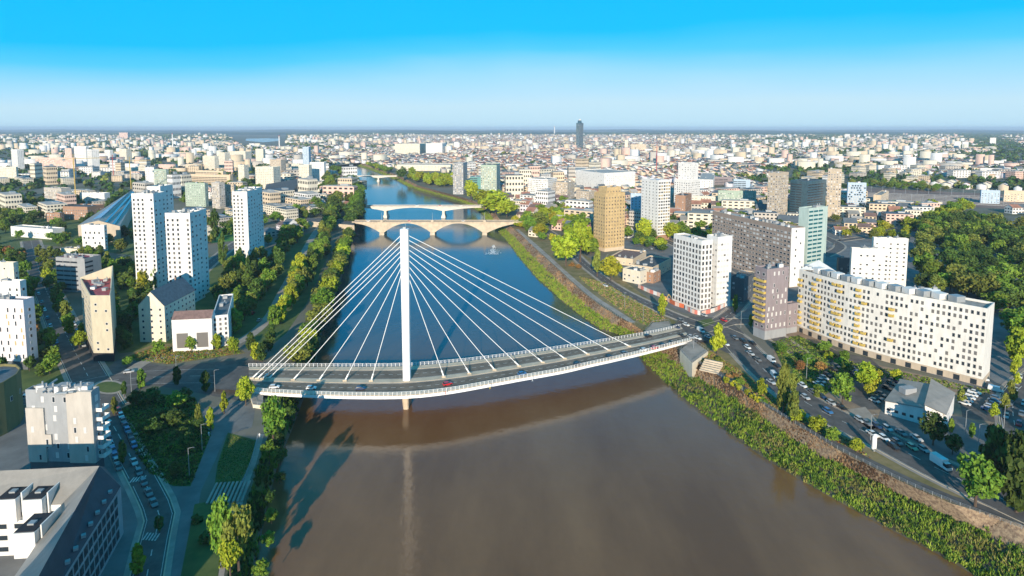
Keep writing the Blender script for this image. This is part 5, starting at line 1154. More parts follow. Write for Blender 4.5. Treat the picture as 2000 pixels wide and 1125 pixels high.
# ================================================================ cars
CP = {}
def paint(c, nm):
    if nm not in CP:
        m = bpy.data.materials.new('car_paint_'+nm); m.use_nodes = True; b = m.node_tree.nodes['Principled BSDF']; b.inputs['Base Color'].default_value = (*c, 1); b.inputs['Roughness'].default_value = .3; b.inputs['Coat Weight'].default_value = .5; CP[nm] = m
    return CP[nm]
COL = {'white': (.75, .75, .74), 'silver': (.45, .46, .47), 'grey': (.16, .17, .18), 'black': (.02, .02, .025), 'dark blue': (.02, .04, .10), 'red': (.5, .015, .02), 'blue': (.05, .16, .35), 'yellow': (.6, .42, .05), 'green': (.25, .42, .28)}
TYRE = mat('tyre_rubber', (.015, .015, .015), .8, 0); CARG = mat('car_window_glass', (.02, .03, .035), .08, 0)
CM = {}
def car_parts(kind, col):
    k = (kind, col)
    if k in CM: return CM[k]
    pm = paint(COL[col], col.replace(' ', '_'))
    prof = {'hatch': ([(-1.95,.45,.78,.72),(-1.9,.3,.9,.84),(-.9,.25,.95,.87),(.7,.25,.95,.87),(1.5,.28,.84,.85),(1.98,.35,.66,.74)], [(-1.75,.95,.78),(.95,.95,.80),(.25,1.45,.62),(-1.45,1.45,.60)]),
            'sedan': ([(-2.25,.45,.84,.74),(-2.15,.3,.92,.86),(-1.0,.25,.95,.88),(.8,.25,.95,.88),(1.8,.28,.82,.85),(2.25,.35,.64,.74)], [(-1.5,.95,.79),(1.0,.95,.80),(.3,1.42,.62),(-.95,1.42,.62)]),
            'van': ([(-2.6,.4,1.2,.9),(-2.55,.3,1.25,.95),(-.5,.25,1.25,.96),(1.3,.25,1.2,.96),(1.9,.28,1.1,.92),(2.4,.35,.8,.8)], [(-2.5,1.25,.93),(1.75,1.2,.90),(1.15,2.05,.84),(-2.45,2.1,.86)]),
            'truck': ([(-3.4,.5,3.0,1.1),(-3.38,.5,3.1,1.15),(-1.0,.5,3.1,1.15),(1.2,.5,3.1,1.15),(1.3,.4,1.4,1.0),(2.9,.4,1.2,.98)], [(1.25,1.4,.98),(2.75,1.2,.95),(2.3,2.3,.9),(1.3,2.4,.9)])}[kind]
    m = MB(); rings = []
    for x, zb, zt, hw in prof[0]: rings.append([(x, -hw*.92, zb), (x, hw*.92, zb), (x, hw, (zb+zt)/2), (x, hw*.93, zt), (x, -hw*.93, zt), (x, -hw, (zb+zt)/2)])
    for a, b in zip(rings, rings[1:]):
        for i in range(6): m.face([a[i], a[(i+1) % 6], b[(i+1) % 6], b[i]], pm)
    m.face(rings[0][::-1], pm); m.face(rings[-1], pm)
    cb = prof[1]; (xb, zb, wb), (xf, zf, wf), (xrf, zr, wr), (xrb, zr2, wr2) = cb
    m.face([(xrb, -wr2, zr2+.02), (xrf, -wr, zr+.02), (xrf, wr, zr+.02), (xrb, wr2, zr2+.02)], pm)
    m.box(((xrb+xrf)/2, 0, (zr+zr2)/2), ((xrf-xrb)*1.02, wr*2.03, .06), pm)
    g = MB(); B4 = [(xb, -wb, zb-.02), (xf, -wf, zf-.02), (xf, wf, zf-.02), (xb, wb, zb-.02)]; T4 = [(xrb, -wr2, zr2), (xrf, -wr, zr), (xrf, wr, zr), (xrb, wr2, zr2)]
    gm = CARG
    for i in range(4):
        j = (i+1) % 4; g.face([B4[i], B4[j], T4[j], T4[i]], gm if not (kind == 'van' and i in (0, 2, 3)) else pm)
    wl = MB(); wl.bar((0, -.1, 0), (0, .1, 0), .33, TYRE, 10)
    CM[k] = (m.mesh('body'), g.mesh('window'), wl.mesh('wheel'), 1.25 if kind in ('hatch', 'sedan') else 1.6, .8); return CM[k]
GRP = {}
def car(x, y, hx, hy, col, kind, label, group=None, z=GZ+.1):
    """centre pixel, heading pixel offset"""
    p = P(x, y, z); q = P(x+hx, y+hy, z); rz = math.atan2(q.y-p.y, q.x-p.x)
    b, g, wl, wx, wy = car_parts(kind, col); r = empty('van' if kind == 'van' else 'truck' if kind == 'truck' else 'car', (p.x, p.y, z), rz, label, {'van': 'van', 'truck': 'truck'}.get(kind, 'car'), group)
    link('body', b, r); link('window', g, r)
    for sx in (-1, 1):
        for sy in (-1, 1): link('wheel', wl, r, (sx*wx, sy*wy, .33))
    return r
def zdeck(x): return dz(x)+.06
for x, y, c, k, lb in [(536,758,'white','hatch','white car leftmost on the bridge deck'),(608,760,'white','hatch','white car second from the left end of the bridge'),(704,761,'dark blue','hatch','dark car on the bridge left of the pylon'),(874,752,'red','hatch','bright red car on the bridge right of the pylon'),(1020,732,'blue','hatch','blue car with a red roof line on the near lane of the bridge'),
  (1128,713,'black','hatch','dark car on the near lane, right half of the bridge'),(1191,699,'black','hatch','dark car left of the pair near the right bridge end'),(1220,692,'grey','hatch','dark car right of the pair near the right bridge end'),(1258,685,'white','hatch','white car just left of the dark red one at the bridge end'),(1278,681,'red','hatch','dark red car queueing at the right end of the bridge'),(1296,676,'black','hatch','dark car right of the dark red one on the bridge'),(1314,671,'grey','sedan','dark car last in the queue on the bridge'),(1266,658,'black','hatch','dark car alone on the far lane at the right bridge end')]:
    car(x, y, 20, -1 if x < 800 else -4.6, c, k, lb, 'cars on the bridge', zdeck(x))
Q = [(1331,657,'black'),(1340,636,'white'),(1350,660,'silver'),(1362,662,'white'),(1322,641,'dark blue'),(1330,628,'grey'),(1384,660,'silver'),(1417,674,'white'),(1414,627,'red'),(1375,617,'silver'),(1452,668,'black'),(1460,680,'white'),(1466,692,'silver'),(1480,704,'grey'),(1436,662,'grey'),(1470,672,'black'),(1518,716,'black'),(1540,742,'white'),(1506,748,'silver'),(1573,778,'silver'),(1568,755,'white'),(1587,767,'grey'),(1605,776,'dark blue'),(1624,789,'silver'),(1643,797,'black'),(1617,805,'blue'),(1679,822,'silver'),(1692,828,'grey'),(1712,834,'dark blue'),(1733,839,'silver'),(1704,850,'white'),(1726,858,'white'),(1752,866,'grey'),(1760,848,'grey'),(1781,876,'green'),(1804,880,'silver'),(1790,858,'silver'),(1745,875,'black')]
for i, (x, y, c) in enumerate(Q):
    far = x < 1436
    car(x, y, 14, 9 if not far else 6, c, 'hatch' if i % 3 else 'sedan', f'{c} car, {ordn(i)} in the quay road traffic counted from the bridge end', 'traffic on the quay road', GZ+(2 if x < 1392 and 638 < y < 668 else .25))
car(1369,648,14,8,'white','van','white van in the middle of the junction at the bridge end', None, GZ+.25); car(1507,706,14,10,'white','van','white van on the upper edge of the quay road'); car(1512,736,12,14,'white','van','long white van crossing the shadow on the quay road', None, GZ+.25)
car(1839,912,14,9,'white','truck','white box truck on the quay road at the lower right', None, GZ+.25)
def row(x0, y0, x1, y1, n, hx, hy, what, miss=.08):
    for i in range(n):
        if rnd.random() < miss: continue
        t = i/(n-1) if n > 1 else 0; c = rnd.choice(['white','silver','grey','black','silver','white','dark blue','grey','red' if rnd.random() < .2 else 'blue'])
        car(x0+(x1-x0)*t, y0+(y1-y0)*t, hx, hy, c, rnd.choice(['hatch','sedan','hatch']), f'{c} parked car, {ordn(i)} {what}', 'parked cars')
row(1598,752,1645,705,9,14,7,'from the near end, left row in the first car park'); row(1655,742,1668,724,4,14,7,'from the near end, short middle row in the car park')
row(1733,760,1754,737,6,14,6,'from the near end, row right of the car park lane'); row(1708,785,1720,772,3,14,6,'in the short row by the angular white house')
row(1884,790,1903,768,5,14,4,'from the near end, left row in the right-hand car park',0); row(1930,802,1946,780,5,14,4,'from the near end, right row in the right-hand car park',0)
row(1965,815,1992,738,7,-4,14,'down the street at the right edge'); row(1990,830,2000,790,3,-3,14,'on the far side of the street at the right edge')
row(1665,770,1672,762,2,14,8,'in the pair under the car park trees')
car(1945,764,16,4,'white','van','white van parked at the back of the right-hand car park'); car(1925,742,10,10,'white','hatch','white car alone at the corner of the curved slab')
row(206,838,232,915,8,5,14,'down the left side of the side street'); row(228,795,262,872,9,6,14,'down the right side of the side street'); row(262,905,300,985,5,7,14,'further down the side street, right side')
row(120,580,170,690,9,6,14,'along the right kerb of the left boulevard',.3); row(70,560,110,670,8,6,14,'along the left kerb of the left boulevard',.4)
car(205,826,12,0,'white','hatch','white car turning at the left junction'); car(252,728,14,-2,'silver','hatch','silver car on the road at the left junction'); car(40,775,14,-2,'white','hatch','white car behind the ochre rounded block')
row(1600,500,1640,470,5,10,-6,'on the ring road behind the teal tower',.2); row(1215,500,1300,480,7,8,4,'in the yard behind the golden tower',.2)
row(1150,548,1215,570,3,14,7,'on the riverside road shoulder',.2); row(1180,600,1182,601,1,1,1,'x',1)
row(480,600,520,640,4,10,-8,'in the bank street by the lone tower',.2)
for i, (x, y, s) in enumerate(((720,440,1),(800,437,1),(905,437,1),(815,404,2),(860,402,2),(900,403,2))):
    X, Y, Z = (X1, Y1, ZB1) if s == 1 else (X2, Y2, ZB2); b, g, wl, wx, wy = car_parts('hatch', ['white','red','silver'][i % 3]); r = empty('car', (X(x), Y-1.5, Z+.45), 0, f'{["white","red","silver"][i % 3]} car, {ordn(i % 3)} from the left on the {"stone arch" if s == 1 else "pale girder"} bridge', 'car', 'cars on the far bridges'); link('body', b, r); link('window', g, r)
    for sx in (-1, 1):
        for sy in (-1, 1): link('wheel', wl, r, (sx*wx, sy*wy, .33))

# ================================================================ street furniture
LP = {}
def lamp(x, y, h, label, group, z=GZ, rz=0.0):
    if h not in LP:
        m = MB(); m.bar((0, 0, 0), (0, 0, h), .11, W['metal'], 6, .07); m.bar((0, 0, h), (1.4, 0, h+.3), .06, W['metal']); n = MB(); n.box((1.6, 0, h+.3), (.8, .3, .14), W['dgrey']); LP[h] = (m.mesh('pole'), n.mesh('lamp_head'))
    p = P(x, y, z); r = empty('street_lamp', (p.x, p.y, z), rz, label, 'street lamp', group); link('pole', LP[h][0], r); link('lamp_head', LP[h][1], r)
lamps = [(257,770,'at the left road junction'),(345,735,'on the sunlit piece of the left road'),(420,765,'between the junction and the bridge'),(395,880,'on the plaza'),(370,930,'further down the plaza'),(250,650,'behind the beige wedge tower'),(1354,688,'on the near abutment block'),(1256,628,'at the far corner of the bridge end'),(1447,640,'beside the small tree at the junction'),(1575,740,'in the garden by the quay road'),(1700,860,'by the sign on the quay road'),(1885,850,'on the square, left'),(1910,880,'on the square, right'),(1960,840,'at the street corner by the square'),(1185,520,'near the golden tower'),(1220,600,'beside the riverside road'),(1640,470,'on the ring road')]
for x, y, t in lamps: lamp(x, y, 9.0, 'thin grey street lamp '+t, 'street lamps')
# promenade railings
def railing(px, label, z=GZ):
    line = resample(smooth([P(x, y, z) for x, y in px], 2), 2+int(sum((P(*b)-P(*a)).length for a, b in zip(px, px[1:]))/2.2)); o = line[0].copy(); r = empty('railing', tuple(o), 0, label, 'railing'); a = MB(); b = MB()
    for p, q in zip(line, line[1:]):
        a.bar(p-o, p-o+Vector((0, 0, 1.15)), .07, W['metal'])
        for h in (.4, .75, 1.1): b.bar(p-o+Vector((0, 0, h)), q-o+Vector((0, 0, h)), .035, W['metal'])
    a.build('post', r)['kind'] = 'stuff'; b.build('rail', r)
railing([(1356,703),(1400,731),(1458,768),(1508,800),(1560,832),(1640,879),(1700,910),(1780,949),(1860,983),(1960,1020),(2060,1058)], 'long grey metal railing along the near promenade above the stone slope')
railing([(1018,458),(1042,481),(1086,521),(1136,567),(1172,595),(1212,621),(1240,633)], 'grey railing along the far promenade between the two bridges')
railing([(504,852),(490,905),(468,958)], 'railing along the quay path below the left bridge end')
# hoardings round the grid office
hd = [[(1246,562),(1268,572),(1290,580)],[(1292,582),(1320,598),(1336,602)],[(1338,604),(1352,612),(1368,616)],[(1370,616),(1394,610),(1418,598)]]
for i, px in enumerate(hd):
    line = resample([P(x, y) for x, y in px], 8); o = line[0].copy(); r = empty('site_hoarding', tuple(o), 0, f'{["pale red","orange","white and red","salmon"][i]} site hoarding, {ordn(i)} from the left at the foot of the grid office', 'hoarding', 'site hoardings')
    for j, (p, q) in enumerate(zip(line, line[1:])):
        m = MB(); d = (q-p); L = d.length; c = (p+q)/2-o; mm = W['pink'] if (i+j) % 3 == 0 else mat('hoarding_orange', (.6, .14, .05), .6, .1, 1) if i in (1,) else mat('hoarding_salmon', (.62, .20, .15), .6, .1, 1) if (i+j) % 3 == 1 else W['white']
        m.box((c.x, c.y, 1.25), (L*.96, .12, 2.5), mm, math.atan2(d.y, d.x)); m.build('panel', r)
p = P(1298, 588); r = empty('excavator', (p.x, p.y, GZ), .5, 'small yellow excavator behind the orange hoarding', 'excavator'); ym = W['yellow']
m = MB(); m.box((0, -.9, .4), (3.2, .5, .8), TYRE); m.box((0, .9, .4), (3.2, .5, .8), TYRE); m.build('track', r); m = MB(); m.box((-.3, 0, 1.4), (2.6, 2.2, 1.1), ym, 0, .9); m.box((.4, .5, 2.3), (1.2, 1, 1.1), ym, 0, .9); m.build('cab', r); m = MB(); m.bar((1, -.3, 1.6), (3.2, -.3, 4), .22, ym); m.bar((3.2, -.3, 4), (5, -.3, 1.6), .18, ym); m.box((5, -.3, 1.2), (.8, .9, .8), W['dgrey']); m.build('boom', r)
# white totem sign by the quay road
p = P(1707, 882); r = empty('totem_sign', (p.x, p.y, GZ), .35, 'blank white upright sign on a short post beside the quay road', 'sign'); m = MB(); m.box((0, 0, .6), (.5, .4, 1.2), W['metal']); m.build('post', r); m = MB(); m.box((0, 0, 3.2), (1.7, .35, 4.4), WPAINT); m.box((0, 0, 5.6), (1.0, .25, .9), WPAINT); m.build('panel', r)
# steps beside the right abutment
p = P(1388, 722); r = empty('stone_steps', (p.x, p.y, GZ), -.6, 'pale stepped terraces on the slope beside the near abutment', 'steps')
for i in range(6): m = MB(); m.box((0, i*1.5-3, .2+i*.28), (8, .7, .5+.3*i), CONC); m.build('step', r)
# people on the bridge
def person(x, y, c1, c2, label, z, rz=0.0):
    p = P(x, y, z); me = bpy.data.meshes.new('person')
    v = [(0,0,.95),(0,0,1.2),(0,0,1.42),(0,0,1.52),(0,.02,1.66),(-.1,0,.9),(-.14,.12,.5),(-.14,.2,.08),(.1,0,.9),(.14,-.08,.5),(.14,-.22,.08),(-.2,0,1.4),(-.26,-.05,1.12),(-.25,.08,.9),(.2,0,1.4),(.26,.05,1.12),(.25,.15,.92),(-.14,.32,.04),(.14,-.1,.04)]
    e = [(0,1),(1,2),(2,3),(3,4),(0,5),(5,6),(6,7),(0,8),(8,9),(9,10),(2,11),(11,12),(12,13),(2,14),(14,15),(15,16),(7,17),(10,18)]
    me.from_pydata(v, e, []); o = bpy.data.objects.new('person', me); C.objects.link(o); s = o.modifiers.new('skin', 'SKIN'); o.modifiers.new('sub', 'SUBSURF').render_levels = 1
    rr = [.14,.14,.16,.06,.105,.1,.075,.05,.1,.075,.05,.07,.05,.035,.07,.05,.035,.04,.04]
    for i, k in enumerate(rr): me.skin_vertices[0].data[i].radius = (k, k)
    me.skin_vertices[0].data[0].use_root = True; me.materials.append(mat('cloth_'+c1, {'yellow': (.7, .5, .05), 'dark': (.05, .05, .07), 'white': (.7, .7, .7), 'red': (.5, .05, .05)}[c1], .8, 0)); o.location = p; o.rotation_euler.z = rz; tag(o, label, 'person')
person(957, 760, 'yellow', 'dark', 'pedestrian in bright yellow walking on the near footway right of the red car', dz(957)+.18, 1.6); person(870, 771, 'red', 'dark', 'pedestrian in red on the near footway below the red car', dz(870)+.18, -1.6); person(1040, 745, 'white', 'dark', 'pedestrian in white on the near footway below the blue car', dz(1040)+.18, 1.6)
person(408, 852, 'white', 'dark', 'pedestrian in white on the shaded plaza', GZ+.05, .4); person(507, 855, 'white', 'dark', 'pedestrian in white on the quay path', GZ+.1, .2)
# motor boat and its wake
p = P(964, 484, 0); r = empty('motor_boat', (p.x, p.y, 0), 1.9, 'small white motor boat on the river below the stone bridge', 'boat'); m = MB()
rg = lambda x, w_, zb, zt: [(x, -w_*.6, zb), (x, w_*.6, zb), (x, w_, zt), (x, -w_, zt)]
loft(m, [rg(-4, 1.2, -.2, 1), rg(-1, 1.5, -.3, 1.1), rg(2, 1.2, -.3, 1.25), rg(4.2, .15, .4, 1.5)], W['white']); m.build('hull', r); m = MB(); m.box((-.3, 0, 1.8), (3, 1.8, 1.4), W['white'], 0, .85); m.build('cabin', r); m = MB(); m.box((-.3, 0, 1.95), (2.95, 1.85, .5), GL['dark'], 0, .93); m.build('window', r)
FOAM = mat('water_foam', (.75, .72, .70), .6, .1, 1); rs = np.random.RandomState(4); q = []
for i in range(200):
    t = rs.rand()**.7; x = rs.normal()*(1.0+2.2*t); y = -t*26; s = rs.uniform(.25, .9); a = rs.uniform(0, 3); X, Y = p.x+x, p.y+y-3
    q += [(X+s*math.cos(a+k*1.57), Y+1.6*s*math.sin(a+k*1.57), .05+.004*(i % 9)) for k in range(4)]
me = np_mesh('boat_wake', q, np.arange(len(q)).reshape(-1, 4), [FOAM], np.zeros(len(q)//4)); o = bpy.data.objects.new('boat_wake', me); C.objects.link(o); tag(o, 'white foam trailing the small boat', 'foam', None, 'stuff')
# catenary masts over the rail yard
mm = MB(); mm.bar((0, 0, 0), (0, 0, 11), .2, W['metal'], 4); mm.bar((-3, 0, 9.6), (3, 0, 9.6), .1, W['metal']); cm = mm.mesh('catenary_mast')
for i in range(34):
    t = i/33; p = P(1690+370*t, (376 if i % 2 else 390)+14*t); o = link('catenary_mast', cm, None, (p.x, p.y, GZ)); tag(o, f'grey catenary mast, {ordn(i)} from the left over the rail yard', 'mast', 'catenary masts')
# ================================================================ the far city
rs = np.random.RandomState(5)
EXPX = [  # photo regions kept free
 [(560,330),(700,318),(800,335),(1000,400),(1060,480),(1330,640),(1600,1125),(400,1125),(560,600),(640,440),(690,400),(690,350)],
 [(1650,362),(1700,362),(2100,378),(2100,416),(1900,410),(1700,398)], [(440,262),(560,262),(560,288),(470,286)],
 [(1780,450),(1860,400),(2100,440),(2100,700),(1930,640),(1780,560)], [(800,332),(890,340),(890,385),(800,365)]]
riv = np.array(RIVER_TOP)
def inpoly_np(x, y, poly):
    c = np.zeros(len(x), bool); n = len(poly); j = n-1
    for i in range(n):
        xi, yi = poly[i][0], poly[i][1]; xj, yj = poly[j][0], poly[j][1]
        with np.errstate(divide='ignore', invalid='ignore'):
            t = ((yi > y) != (yj > y)) & (x < (xj-xi)*(y-yi)/((yj-yi) if yj != yi else 1e-9)+xi)
        c ^= t; j = i
    return c
def px_of(X, Y, z=GZ):
    dep = Y*cp-(z-H)*sp_; v = ((z-H)*cp+Y*sp_)/dep; return 1000+F*X/dep, CY-F*v
def free(X, Y, margin=True):
    x, y = px_of(X, Y); k = np.ones(len(X), bool)
    for e in EXPX: k &= ~inpoly_np(x, y, e)
    k &= ~inpoly_np(X, Y, riv)
    for b in OCCB:
        near = (X > b[0]-9) & (X < b[1]+9) & (Y > b[2]-9) & (Y < b[3]+9); k &= ~near
    for p in RPA[::2]: k &= ((X-p[0])**2+(Y-p[1])**2) > 15**2
    return k
def sample(n, y0, y1, power):
    """points across the view fan between depths y0, y1"""
    u = rs.rand(n); Y = (y0**power+(y1**power-y0**power)*u)**(1/power); X = (rs.rand(n)*2-1)*Y*.95; return X, Y
# density: woods and houses alternate in patches
def patch(X, Y, s, ph):
    return np.sin(X/s+ph)*np.cos(Y/s*.8+ph*2)+.6*np.sin(X/s*2.3-Y/s*1.7+ph)+.4*np.cos(X/s*4.1+Y/s*3.1)
WALLS = [W['white'], W['cream'], W['sand'], W['pink'], W['lilac'], W['taupe']]; ROOFS = [Rf['tile'], Rf['slate'], Rf['browntile'], Rf['light'], Rf['gravel']]
def houses_np(X, Y, wd, dp, h, rh, ang, wi, ri, name, label):
    n = len(X); c, s = np.cos(ang), np.sin(ang)
    lx = np.stack([-1, 1, 1, -1, -1, 1, 1, -1, -1, 1]*np.ones((n, 1)), 0)*wd[:, None]/2
    ly = np.stack([-1, -1, 1, 1, -1, -1, 1, 1, 0, 0]*np.ones((n, 1)), 0)*dp[:, None]/2
    lz = np.zeros((n, 10)); lz[:, 4:8] = h[:, None]; lz[:, 8:] = (h+rh)[:, None]
    v = np.stack([X[:, None]+lx*c[:, None]-ly*s[:, None], Y[:, None]+lx*s[:, None]+ly*c[:, None], GZ-.1+lz], 2).reshape(-1, 3)
    q = np.array([[0, 1, 5, 4], [1, 2, 6, 5], [2, 3, 7, 6], [3, 0, 4, 7], [4, 5, 9, 8], [6, 7, 8, 9]]); t = np.array([[5, 6, 9], [7, 4, 8]]); o = (np.arange(n)*10)[:, None, None]
    f4 = (q[None]+o).reshape(-1, 4); f3 = (t[None]+o).reshape(-1, 3); NW = len(WALLS)
    m4 = np.stack([wi]*4+[ri+NW]*2, 1).ravel(); m3 = np.stack([wi]*2, 1).ravel()
    me = np_mesh(name, v, f4, WALLS+ROOFS, np.concatenate([m4, m3]), f3); ob = bpy.data.objects.new(name, me); C.objects.link(ob); tag(ob, label, 'houses', None, 'stuff')
# unit meshes for the individual ones
def unit_house(wm3, rm3, gab):
    m = MB(); m.prism([(-.5, -.5), (.5, -.5), (.5, .5), (-.5, .5)], 0, 1, wm3, top=not gab)
    r = MB()
    if gab:
        m.face([(.5, -.5, 1), (.5, .5, 1), (.5, 0, 1.45)], wm3); m.face([(-.5, .5, 1), (-.5, -.5, 1), (-.5, 0, 1.45)], wm3)
        r.face([(-.53, -.55, .97), (.53, -.55, .97), (.53, 0, 1.46), (-.53, 0, 1.46)], rm3); r.face([(.53, .55, .97), (-.53, .55, .97), (-.53, 0, 1.46), (.53, 0, 1.46)], rm3)
    else:
        r.box((0, 0, 1.02), (.94, .94, .04), rm3); r.box((.15, .1, 1.08), (.25, .3, .12), W['metal'])
    w_ = m
    nx, nz_ = (3, 2) if gab else (6, 4)
    for sgn in (-1, 1):
        for i in range(nx):
            for j in range(nz_):
                x = (i+.5)/nx-.5; z = (j+.35)/nz_; a = .28/nx; hh = .42/nz_
                w_.face([(x-a, sgn*.506, z), (x+a, sgn*.506, z), (x+a, sgn*.506, z+hh), (x-a, sgn*.506, z+hh)][::-sgn], GL['dark']); w_.face([(sgn*.506, x-a, z), (sgn*.506, x+a, z), (sgn*.506, x+a, z+hh), (sgn*.506, x-a, z+hh)][::sgn], GL['dark'])
    return m.mesh('wall'), r.mesh('roof')
UH = {}
CN = {0: 'white', 1: 'cream', 2: 'sandy', 3: 'pink', 4: 'pale lilac', 5: 'grey-beige'}; RN = {0: 'red-tiled', 1: 'slate', 2: 'brown-tiled', 3: 'pale', 4: 'gravel'}
def indiv(X, Y, wd, dp, h, ang, wi, ri, gab, grp):
    key = (wi, ri, gab)
    if key not in UH: UH[key] = unit_house(WALLS[wi], ROOFS[ri], gab)
    a, b = UH[key]; px, py = px_of(X, Y); side = 'left of the river' if px < 680 else 'in the old town straight ahead' if px < 1150 else 'right of the river'
    zone = 'near the towers' if py > 400 else 'in the middle distance' if py > 340 else 'far off'
    side = 'left of the river' if px < 680 else 'straight ahead' if px < 1150 else 'right of the river'
    r = empty('town_house' if gab else 'apartment_building', (X, Y, GZ), ang, None, 'house' if gab else 'apartment building', grp+' '+side+' '+zone); s = (wd, dp, h)
    NAMED.setdefault(f'{CN[wi]} {RN[ri]+"-roofed house" if gab else RN[ri]+"-topped flat block"} {zone} {side}', []).append((px, r))
    for nm, me in (('wall', a), ('roof', b)):
        o = link(nm, me, r, sc=s)
NAMED = {}
# small pitched houses
def dens_keep(X, Y):
    x, y = px_of(X, Y); d = patch(X, Y, 260, 1.3)
    centre = np.exp(-((x-1050)/420.)**2); left = np.clip((700-x)/700, 0, 1)
    farfade = np.clip((9500-Y)/5000, 0.10, 1)*np.where(x < 640, .5, 1)*np.where((x > 1450) & (Y > 2200), .55, 1)*np.where((x > 1500) & (Y <= 2200), .8, 1)
    return (d > -0.25-1.2*centre+0.55*left+.9*(1-farfade)) & (rs.rand(len(X)) < farfade*.95+.05)
X, Y = sample(90000, 560, 9500, 1.3)
k = free(X, Y); X, Y = X[k], Y[k]; k = dens_keep(X, Y); X, Y = X[k], Y[k]
# terraces: snap every house to the plots of its street
def streets(X, Y):
    c5 = (np.round(X/330)*7.7+np.round(Y/330)*3.3); return np.sin(c5*12.9898)*.75
A_ = streets(X, Y); ca, sa = np.cos(A_), np.sin(A_); u = X*ca+Y*sa; v = -X*sa+Y*ca
u = np.round(u/12.5)*12.5; r_ = np.floor(v/46); v = r_*46+np.where((v/46-r_) < .5, 11, 30); X, Y = u*ca-v*sa, u*sa+v*ca
key = np.round(u/12.5).astype(np.int64)*1000003+np.round(v).astype(np.int64)*31+np.round(A_*1000).astype(np.int64); _, ui = np.unique(key, return_index=True); X, Y, A_ = X[ui], Y[ui], A_[ui]
k = free(X, Y); X, Y, A_ = X[k], Y[k], A_[k]; A_ = A_[np.argsort(Y)]
o_ = np.argsort(Y); X, Y = X[o_], Y[o_]; n = len(X); print('houses', n)
ang = A_
x_, y_ = px_of(X, Y); red = rs.rand(n) < np.where((x_ > 880) & (x_ < 1350), .42, .2)
ri = np.where(red, 0, rs.choice([1, 1, 2, 3, 4], n)); wi = rs.choice([0, 0, 1, 1, 2, 2, 3, 4, 5], n)
wd = rs.uniform(11, 12.7, n)*(1+Y/30000); dp = rs.uniform(9, 13, n)*(1+Y/15000); h = rs.uniform(4.5, 10, n); rh = rs.uniform(2, 4, n)
NI = 290
for i in range(NI): indiv(X[i], Y[i], wd[i], dp[i], h[i], ang[i], int(wi[i]), int(ri[i]), True, 'town houses')
houses_np(X[NI:], Y[NI:], wd[NI:], dp[NI:], h[NI:], rh[NI:], ang[NI:], wi[NI:], ri[NI:], 'distant_houses', 'thousands of pale pitched-roof houses of the distant city')
# bigger blocks
X, Y = sample(9000, 620, 9000, 1.2); k = free(X, Y); X, Y = X[k], Y[k]; k = (patch(X, Y, 330, 2.2) > -.1) & (rs.rand(len(X)) < np.clip((9500-Y)/6000, .15, 1)); X, Y = X[k], Y[k]
cell = np.round(X/38).astype(int)*100003+np.round(Y/38).astype(int); _, ui = np.unique(cell, return_index=True); X, Y = X[ui], Y[ui]
o_ = np.argsort(Y); X, Y = X[o_], Y[o_]; n = len(X); print('blocks', n)
ang = streets(X, Y); wd = rs.uniform(18, 50, n); dp = rs.uniform(11, 20, n); h = rs.choice([9, 12, 12, 15, 18, 24, 33], n)*rs.uniform(.85, 1.1, n); tall = h > 25; wd[tall] *= .6
x_, y_ = px_of(X, Y); h = np.where((x_ > 1200) & (Y < 1500), np.minimum(h, 16), h)
wi = rs.choice([0, 0, 1, 1, 2, 2, 3, 5], n); ri = rs.choice([3, 3, 4, 1], n)
NI = 200
for i in range(NI): indiv(X[i], Y[i], wd[i], dp[i], h[i], ang[i], int(wi[i]), int(ri[i]), False, 'apartment blocks')
houses_np(X[NI:], Y[NI:], wd[NI:], dp[NI:], h[NI:], np.full(n-NI, .05), ang[NI:], wi[NI:], ri[NI:], 'distant_blocks', 'hundreds of pale flat-roofed blocks of the distant city')
for lab, lst in NAMED.items():
    lst.sort(key=lambda q: q[0])
    for i, (_p, r) in enumerate(lst): r['label'] = lab if len(lst) == 1 else f'{lab}, {ordn(i)} from the left'
# trees of the city: nearest ones single, the rest one mass
X, Y = sample(38000, 520, 13000, 1.2); k = free(X, Y); X, Y = X[k], Y[k]; d = patch(X, Y, 260, 1.3); x_, y_ = px_of(X, Y)
k = (d < .5) | (rs.rand(len(X)) < np.where((x_ < 640) | (x_ > 1450), .8, .3)); k &= rs.rand(len(X)) < np.where((x_ > 750) & (x_ < 1400) & (Y < 9000), np.where(Y < 1700, .6, .26), 1); X, Y = X[k], Y[k]; o_ = np.argsort(Y); X, Y = X[o_], Y[o_]; NI = 230
for i in range(NI):
    px, _y = px_of(X[i], Y[i]); side = 'left of the river' if px < 750 else 'right of the river'
    KN[0] = 'street_tree'; s = rs.uniform(.7, 1.3); tree_at(X[i], Y[i], 5.5*s, 9.5*s, 'round', ['green', 'dark', 'olive', 'green'][i % 4], f'{["green", "dark", "olive", "green"][i % 4]} street tree among the houses {side}, {ordn(i)} nearest', 'street trees among the town houses '+side)
X, Y = X[NI:], Y[NI:]; n = len(X); sc = rs.uniform(4, 8, n)*(1+Y/4500); per = 16
idx = np.repeat(np.arange(n), per); v = rs.normal(size=(n*per, 3)); v /= np.linalg.norm(v, axis=1)[:, None]; v[:, 2] = np.abs(v[:, 2])
zs = np.minimum(sc, 9)
p = np.stack([X, Y, np.full(n, GZ+1.5)], 1)[idx]+v*np.stack([sc, sc, zs*1.0], 1)[idx]*rs.uniform(.6, 1, (n*per, 1))
nr = v+rs.normal(size=v.shape)*.35; nr /= np.linalg.norm(nr, axis=1)[:, None]; t = np.cross(nr, rs.normal(size=v.shape)); t /= np.linalg.norm(t, axis=1)[:, None]; b = np.cross(nr, t); s = (np.minimum(sc, 14)*.36)[idx][:, None]; b = b*.7
q = np.stack([p-t*s-b*s, p+t*s-b*s, p+t*s+b*s, p-t*s+b*s], 1).reshape(-1, 3)
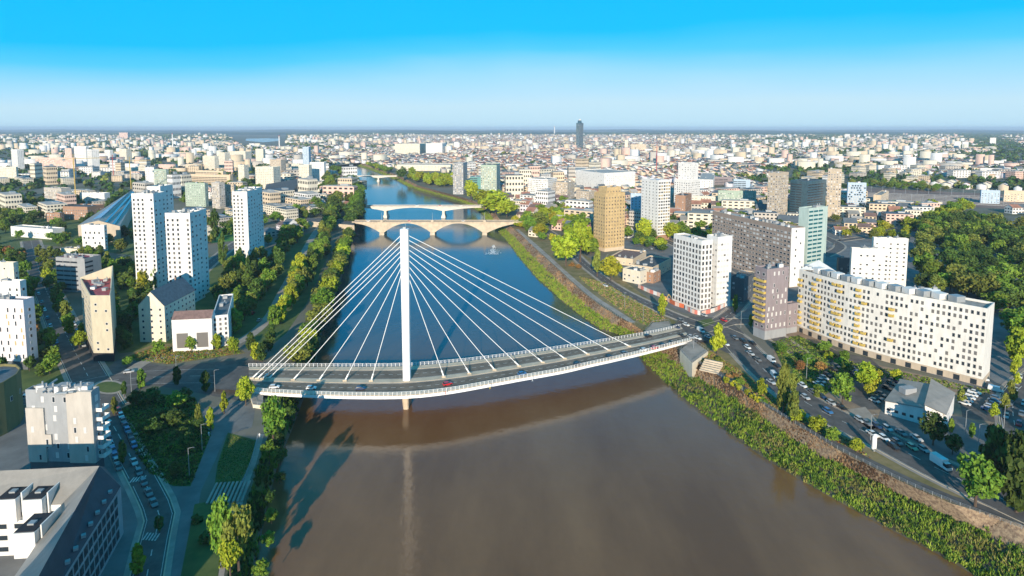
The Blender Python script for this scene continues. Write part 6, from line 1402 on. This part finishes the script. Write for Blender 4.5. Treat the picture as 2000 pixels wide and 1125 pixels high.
TM = [mat('far_foliage_green', (.07, .13, .025), .9, .4, .02, coords='World', spec=.1), mat('far_foliage_dark', (.04, .085, .025), .9, .4, .02, coords='World', spec=.1), mat('far_foliage_olive', (.15, .17, .04), .9, .4, .02, coords='World', spec=.1)]
me = np_mesh('city_trees', q, np.arange(n*per*4).reshape(-1, 4), TM, rs.choice([0, 0, 1, 1, 1, 2], n)[idx]); o = bpy.data.objects.new('city_trees', me); C.objects.link(o); tag(o, 'countless green trees scattered through the distant city', 'trees', None, 'stuff'); print('city trees', n)
# wooded rises on the horizon
hm = mat('horizon_woodland', (.02, .05, .025), .95, .35, .002, coords='World', spec=.1)
for j, (yy, hh) in enumerate(((11000, 26), (15000, 46), (21000, 62))):
    m = MB(); N = 90; pr = None
    for i in range(N+1):
        x = (-1+2*i/N)*yy*1.15; z = GZ+hh*(.55+.25*math.sin(i*.31+j*2)+.2*math.sin(i*.83+j)); a = [(x, yy-1800, GZ-1), (x, yy, z), (x, yy+2500, GZ-1)]
        if pr: m.face([pr[0], a[0], a[1], pr[1]], hm); m.face([pr[1], a[1], a[2], pr[2]], hm)
        pr = a
    tag(m.build('hills'), kind='structure')
# air
HZ = MB(); HZ.prism([(-42000, -500), (42000, -500), (42000, 30000), (-42000, 30000)], -1.0, 150, MATS['asphalt'], True, True)
hz_ = HZ.build('haze', kind='stuff'); tag(hz_, 'thin pale haze over the distant city', 'haze'); vm = bpy.data.materials.new('haze_air'); vm.use_nodes = True; t_ = vm.node_tree; t_.nodes.clear(); oo = t_.nodes.new('ShaderNodeOutputMaterial'); pv = t_.nodes.new('ShaderNodeVolumePrincipled')
pv.inputs['Color'].default_value = (.66, .82, 1.0, 1); pv.inputs['Density'].default_value = HAZE; pv.inputs['Anisotropy'].default_value = 0.0; t_.links.new(pv.outputs[0], oo.inputs['Volume']); hz_.data.materials.clear(); hz_.data.materials.append(vm)
bm = bmesh.new(); bm.from_mesh(hz_.data); bmesh.ops.recalc_face_normals(bm, faces=bm.faces); bm.to_mesh(hz_.data); bm.free()
print('objects', len(bpy.data.objects))
